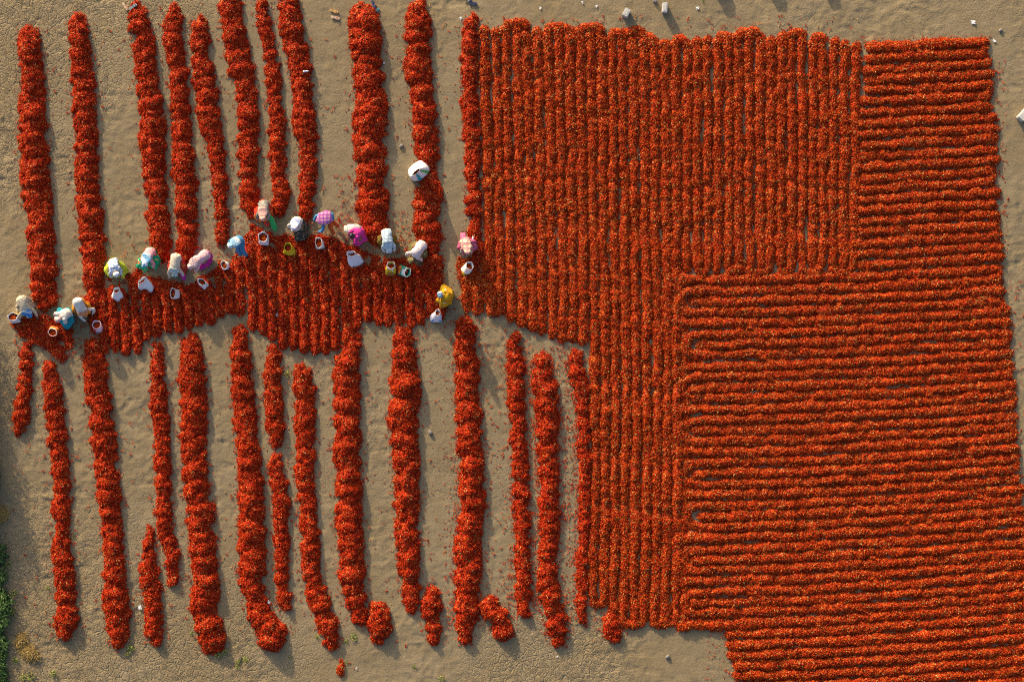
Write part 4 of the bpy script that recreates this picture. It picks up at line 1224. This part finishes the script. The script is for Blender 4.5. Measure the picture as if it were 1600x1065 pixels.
def bottle(px, py, z, rot, label, cap=(0.1, 0.2, 0.5)):
    rr = []
    for x, r in ((-0.11, 0.02), (-0.105, 0.032), (0.03, 0.034), (0.06, 0.03), (0.085, 0.014), (0.10, 0.013)):
        rr.append((Vector((x, 0, 0.034)), Vector((0, r, 0)), Vector((0, 0, r))))
    v, f = loft('b', rr, None, None, 14)
    o = mesh_obj('bottle', [tuple(p) for p in v], f, simple_mat('white_plastic', (0.66, 0.68, 0.70), 0.3, 0.05))
    z = heap_top(px, py) + 0.035
    o.location = P(px, py, z); o.rotation_euler.z = math.radians(rot)
    rr = [(Vector((x, 0, 0.034)), Vector((0, 0.016, 0)), Vector((0, 0, 0.016))) for x in (0.095, 0.098, 0.122, 0.124)]
    v, f = loft('c', rr, None, None, 12)
    mesh_obj('cap', [tuple(p) for p in v], f, simple_mat('bottle_cap', cap, 0.4, 0.05), o)
    rr = [(Vector((x, 0, 0.034)), Vector((0, 0.0355, 0)), Vector((0, 0, 0.0355))) for x in (-0.06, 0.01)]
    v, f = loft('l', rr, None, None, 14, close_a=False, close_b=False)
    mesh_obj('paper_label', [tuple(p) for p in v], f, simple_mat('bottle_label', (0.35, 0.42, 0.62), 0.6, 0.1), o)
    tag(o, label, 'bottle')
bottle(478, 112, 0.30, 5, 'small white plastic bottle lying on the curved heap')
bottle(739, 373, 0.26, 88, 'slim white bottle on the heap beside the person in beige plaid', (0.6, 0.65, 0.6))

# straw dropped on the shaded verge: bundles of stalks
M_STRAW = simple_mat('dry_straw', (0.33, 0.225, 0.075), 0.8, 0.25, 30)
def straw_pile(px, py, rx, ry, rot, label, seed, n=420):
    rg = random.Random(seed)
    V, F = [], []
    for _ in range(n):
        a = rg.uniform(0, 6.283); q = math.sqrt(rg.random())
        out = 1.0 if rg.random() < 0.93 else 1.5
        c = Vector((math.cos(a) * q * rx * out, math.sin(a) * q * ry * out, 0.02 + 0.10 * (1 - q * q) * rg.random()))
        d = Vector((rg.gauss(0, 1), rg.gauss(0, 1), rg.gauss(0, 0.18))).normalized() * rg.uniform(0.06, 0.17)
        s_ = d.cross(Vector((0, 0, 1))).normalized() * 0.006; u = Vector((0, 0, 0.007))
        i = len(V)
        V += [c - d + s_, c - d - s_, c - d + u, c + d + s_, c + d - s_, c + d + u]
        F += [(i, i + 3, i + 5, i + 2), (i + 1, i + 2, i + 5, i + 4), (i, i + 1, i + 4, i + 3)]
    m = []
    o = mesh_obj('straw_pile', [tuple(v) for v in V], F, M_STRAW, smooth=False)
    o.location = P(px, py); o.rotation_euler.z = math.radians(rot)
    tag(o, label, 'straw pile', 'straw piles on the verge')
    return o
straw_pile(33, 1001, 0.17, 0.26, -20, 'smaller oval straw pile near the green verge', 1, 520)
straw_pile(46, 1019, 0.36, 0.24, -35, 'larger ragged straw pile near the green verge', 2, 800)
straw_pile(2, 803, 0.24, 0.30, 10, 'loose straw pile at the left edge of the picture', 3, 380)

# ------------------------------------------------------------------ plants
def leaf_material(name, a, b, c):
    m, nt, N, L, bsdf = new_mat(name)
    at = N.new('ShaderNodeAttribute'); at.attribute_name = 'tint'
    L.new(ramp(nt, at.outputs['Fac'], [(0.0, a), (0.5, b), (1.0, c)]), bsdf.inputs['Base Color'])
    bsdf.inputs['Roughness'].default_value = 0.55
    bsdf.inputs['Specular IOR Level'].default_value = 0.3
    bsdf.inputs['Subsurface Weight'].default_value = 0.0
    return m
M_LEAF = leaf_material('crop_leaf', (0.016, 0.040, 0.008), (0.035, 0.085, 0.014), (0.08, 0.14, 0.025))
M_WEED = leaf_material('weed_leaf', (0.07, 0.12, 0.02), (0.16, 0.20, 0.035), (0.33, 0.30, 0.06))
M_STEM = simple_mat('green_stem', (0.08, 0.11, 0.03), 0.7, 0.2)

def leaves_mesh(name, rg, n, radius, height, size, mat, low=0.0):
    V, F, T = [], [], []
    for _ in range(n):
        a = rg.uniform(0, 6.283); q = rg.random() ** 0.55
        z = low + height * rg.random() ** 0.8 * (1 - 0.45 * q * q)
        c = Vector((math.cos(a) * q * radius * rg.uniform(0.8, 1.15), math.sin(a) * q * radius * rg.uniform(0.8, 1.15), z))
        d = Vector((math.cos(a) + rg.gauss(0, 0.6), math.sin(a) + rg.gauss(0, 0.6), rg.uniform(-0.5, 0.6))).normalized()
        s_ = d.cross(Vector((0, 0, 1))).normalized(); up = s_.cross(d)
        l = size * rg.uniform(0.6, 1.25); w = l * rg.uniform(0.22, 0.34)
        i = len(V)
        V += [c, c + d * l * 0.45 + s_ * w + up * w * 0.35, c + d * l * 0.5, c + d * l * 0.45 - s_ * w + up * w * 0.35, c + d * l - up * l * 0.15]
        F += [(i, i + 2, i + 1), (i, i + 3, i + 2), (i + 1, i + 2, i + 4), (i + 2, i + 3, i + 4)]
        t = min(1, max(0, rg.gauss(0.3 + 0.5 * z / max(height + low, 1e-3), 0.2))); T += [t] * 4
    me = bpy.data.meshes.new(name)
    me.from_pydata([tuple(v) for v in V], [], F); me.update()
    me.attributes.new('tint', 'FLOAT', 'FACE').data.foreach_set('value', T)
    me.materials.append(mat)
    return me
def stems_mesh(name, rg, n, radius, height):
    g = []
    for _ in range(n):
        a = rg.uniform(0, 6.283); r = radius * rg.uniform(0.3, 0.8)
        tip = Vector((math.cos(a) * r, math.sin(a) * r, height * rg.uniform(0.7, 0.95)))
        g.append(loft('s', tube_rings(bezier_pts([Vector((0, 0, -0.01)), tip * 0.5 + Vector((0, 0, height * 0.1)), tip], 4), [0.012, 0.009, 0.007, 0.004]), None, None, 6))
    v, f = merge(g)
    me = bpy.data.meshes.new(name); me.from_pydata([tuple(p) for p in v], [], f); me.update(); me.materials.append(M_STEM)
    return me
prg = random.Random(11)
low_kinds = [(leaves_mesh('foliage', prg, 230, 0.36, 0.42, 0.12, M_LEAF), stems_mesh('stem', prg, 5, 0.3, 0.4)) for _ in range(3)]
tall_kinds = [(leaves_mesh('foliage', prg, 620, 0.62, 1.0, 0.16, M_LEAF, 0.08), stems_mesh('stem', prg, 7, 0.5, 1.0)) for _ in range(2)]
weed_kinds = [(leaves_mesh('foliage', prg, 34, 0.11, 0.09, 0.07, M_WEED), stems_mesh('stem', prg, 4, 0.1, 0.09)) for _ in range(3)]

def plant(name, kind, px, py, rot, sc, label, group, cat='plant'):
    o = empty(name, P(px, py)); o.rotation_euler.z = rot; o.scale = (sc, sc, sc)
    tag(o, label, cat, group)
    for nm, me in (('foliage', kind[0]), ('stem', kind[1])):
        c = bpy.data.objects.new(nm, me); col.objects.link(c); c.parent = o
    return o
k = 0
for y in range(858, 1090, 17):
    for x in ((-18, -3) if y < 920 else (-20, -4, 4) if y < 1000 else (-18, -3, 7)):
        plant('leafy_plant', low_kinds[k % 3], x + prg.uniform(-6, 4), y + prg.uniform(-7, 7), prg.uniform(0, 6), prg.uniform(0.6, 1.1) * (0.75 if x > 5 else 1),
              'dark green leafy plant in the strip along the left edge', 'plants along the verge')
        k += 1
for i in range(20):
    t = i / 19.0
    plant('tall_crop_plant', tall_kinds[i % 2], -62 + 40 * t + prg.uniform(-9, 6), 500 + 340 * t + prg.uniform(-12, 12), prg.uniform(0, 6), prg.uniform(0.8, 1.15),
          'tall leafy crop plant just beyond the left edge, shading the verge', 'tall plants shading the verge')
WEEDS = [(204, 1012, 1.6, 'green weed in the shadow at the tip of a long heap'), (199, 1021, 1.0, 'small weed below the tip of a long heap'),
         (341, 1022, 1.2, 'yellowish weed in the shadow of the flared heap foot'), (351, 1018, 1.2, 'yellow-green weed beside the flared heap foot'),
         (372, 1034, 1.1, 'sparse weed on cracked ground, upper of a loose pair'), (371, 1041, 0.9, 'sparse weed on cracked ground, lower of a loose pair'),
         (384, 1030, 1.3, 'largest yellow weed on the cracked ground'), (83, 1052, 1.5, 'bright yellow-green weed near the lower edge of the picture'),
         (50, 1056, 1.8, 'green weed close to the straw piles'), (36, 1058, 1.6, 'green weed between the verge and the lower edge'),
         (450, 584, 1.3, 'yellow weed between two heap tops below the harvested bed'), (552, 994, 1.5, 'yellowish weed between the curved heap and the round one'),
         (540, 1001, 1.1, 'small weed at the curved heap end'), (496, 994, 0.9, 'tiny weed on the near side of the curved heap end'),
         (541, 1034, 0.8, 'small weed beside the tiny orange heap'), (647, 1040, 1.0, 'small weed alone below the stub heap'),
         (690, 1058, 1.3, 'weed at the lower edge below the strewn heap'), (453, 1026, 0.7, 'tiny weed near the wide heap foot'),
         (75, 918, 0.9, 'tiny weed beside the verge heap'), (22, 925, 1.5, 'green weed in the shade of the verge, upper one'),
         (20, 955, 1.4, 'green weed in the shade of the verge, middle one'), (24, 1030, 1.5, 'green weed in the shade of the verge, lower one'),
         (115, 838, 0.9, 'yellow-green weed beside the waist of the verge heap'), (300, 989, 0.8, 'yellow dry weed beside the flared heap'),
         (521, 799, 0.7, 'tiny weed at the side of the wide joined heap'), (1099, 2, 0.8, 'small weed at the upper edge beyond the concrete blocks'), (13, 880, 1.3, 'green weed at the top of the leafy strip')]
for i, (x, y, sc, lb) in enumerate(WEEDS):
    o = plant('weed', weed_kinds[i % 3], x, y, prg.uniform(0, 6), sc * 0.72, lb, 'weeds on the bare ground', 'weed')

# ------------------------------------------------------------------ paper scraps and stones
M_SCRAP = simple_mat('white_scrap', (0.62, 0.62, 0.62), 0.7, 0.1)
M_STONE = simple_mat('grey_stone', (0.20, 0.18, 0.16), 0.9, 0.25)
def scrap(px, py, size, label, seed, z=0.0):
    rg = random.Random(seed)
    V, F = [], []
    m = 4
    for i in range(m):
        for j in range(m):
            V.append(((i / (m - 1) - 0.5) * size * 1.3 + rg.uniform(-.1, .1) * size, (j / (m - 1) - 0.5) * size + rg.uniform(-.1, .1) * size, 0.02 + rg.uniform(0, 0.3) * size))
    for i in range(m - 1):
        for j in range(m - 1): F.append((i * m + j, (i + 1) * m + j, (i + 1) * m + j + 1, i * m + j + 1))
    o = mesh_obj('paper_scrap', V, F, M_SCRAP, smooth=False)
    z = heap_top(px, py)
    z = z + 0.04 if z > 0.02 else 0.0
    o.location = P(px, py, z); o.rotation_euler.z = rg.uniform(0, 6)
    so_ = o.modifiers.new('thick', 'SOLIDIFY'); so_.thickness = 0.003
    tag(o, label, 'scrap', 'scraps of white litter')
for i, (x, y, sz, lb, z) in enumerate(((219, 948, 0.12, 'crumpled white scrap between a long heap and the short thick one', 0), (420, 940, 0.10, 'white scrap on the flank of the wide-footed heap', 0.06),
        (932, 10, 0.07, 'tiny white scrap beyond the ridges, nearest the tilted block', 0), (844, 13, 0.07, 'tiny white scrap beyond the upright ridges', 0), (910, 4, 0.07, 'tiny white scrap at the upper edge', 0),
        (1090, 13, 0.09, 'small white scrap beside the square-set block', 0), (1520, 35, 0.13, 'white scrap beyond the corner of the crosswise ridges', 0), (720, 29, 0.08, 'tiny white scrap by the slim heap top', 0),
        (600, 99, 0.06, 'tiny white scrap beside the widest heap', 0), (557, 1043, 0.06, 'tiny white scrap beside the tiny orange heap', 0), (871, 1025, 0.06, 'tiny white scrap on bare ground below the loose-edged heap', 0), (1553, 64, 0.10, 'pale scrap beside the corner of the crosswise ridges', 0), (433, 492, 0.09, 'white scrap among the harvested ridges', 0.1))):
    scrap(x, y, sz, lb, 50 + i, z)
def stone(px, py, r, label, seed):
    bm = bmesh.new(); bmesh.ops.create_icosphere(bm, subdivisions=2, radius=r)
    rg = random.Random(seed)
    for v in bm.verts: v.co = Vector((v.co.x * 1.2, v.co.y * 0.9, v.co.z * 0.7)) * rg.uniform(0.88, 1.1)
    me = bpy.data.meshes.new('stone'); bm.to_mesh(me); bm.free(); me.materials.append(M_STONE)
    o = bpy.data.objects.new('stone', me); col.objects.link(o); o.location = P(px, py) + Vector((0, 0, r * 0.45)); o.rotation_euler.z = rg.uniform(0, 6)
    tag(o, label, 'stone', 'stones on the bare ground')
stone(1563, 48, 0.07, 'dark stone beyond the corner of the crosswise ridges', 1)
stone(1023, 2, 0.10, 'dark stone at the upper edge between the two blocks', 2)
stone(627, 228, 0.08, 'brown stone beside the heap with the large sack', 3)
stone(1043, 1025, 0.08, 'low stone on the bare ground below the upright ridges', 4)
stone(672, 675, 0.09, 'flat stone between the wide heap and the strewn heap', 5)
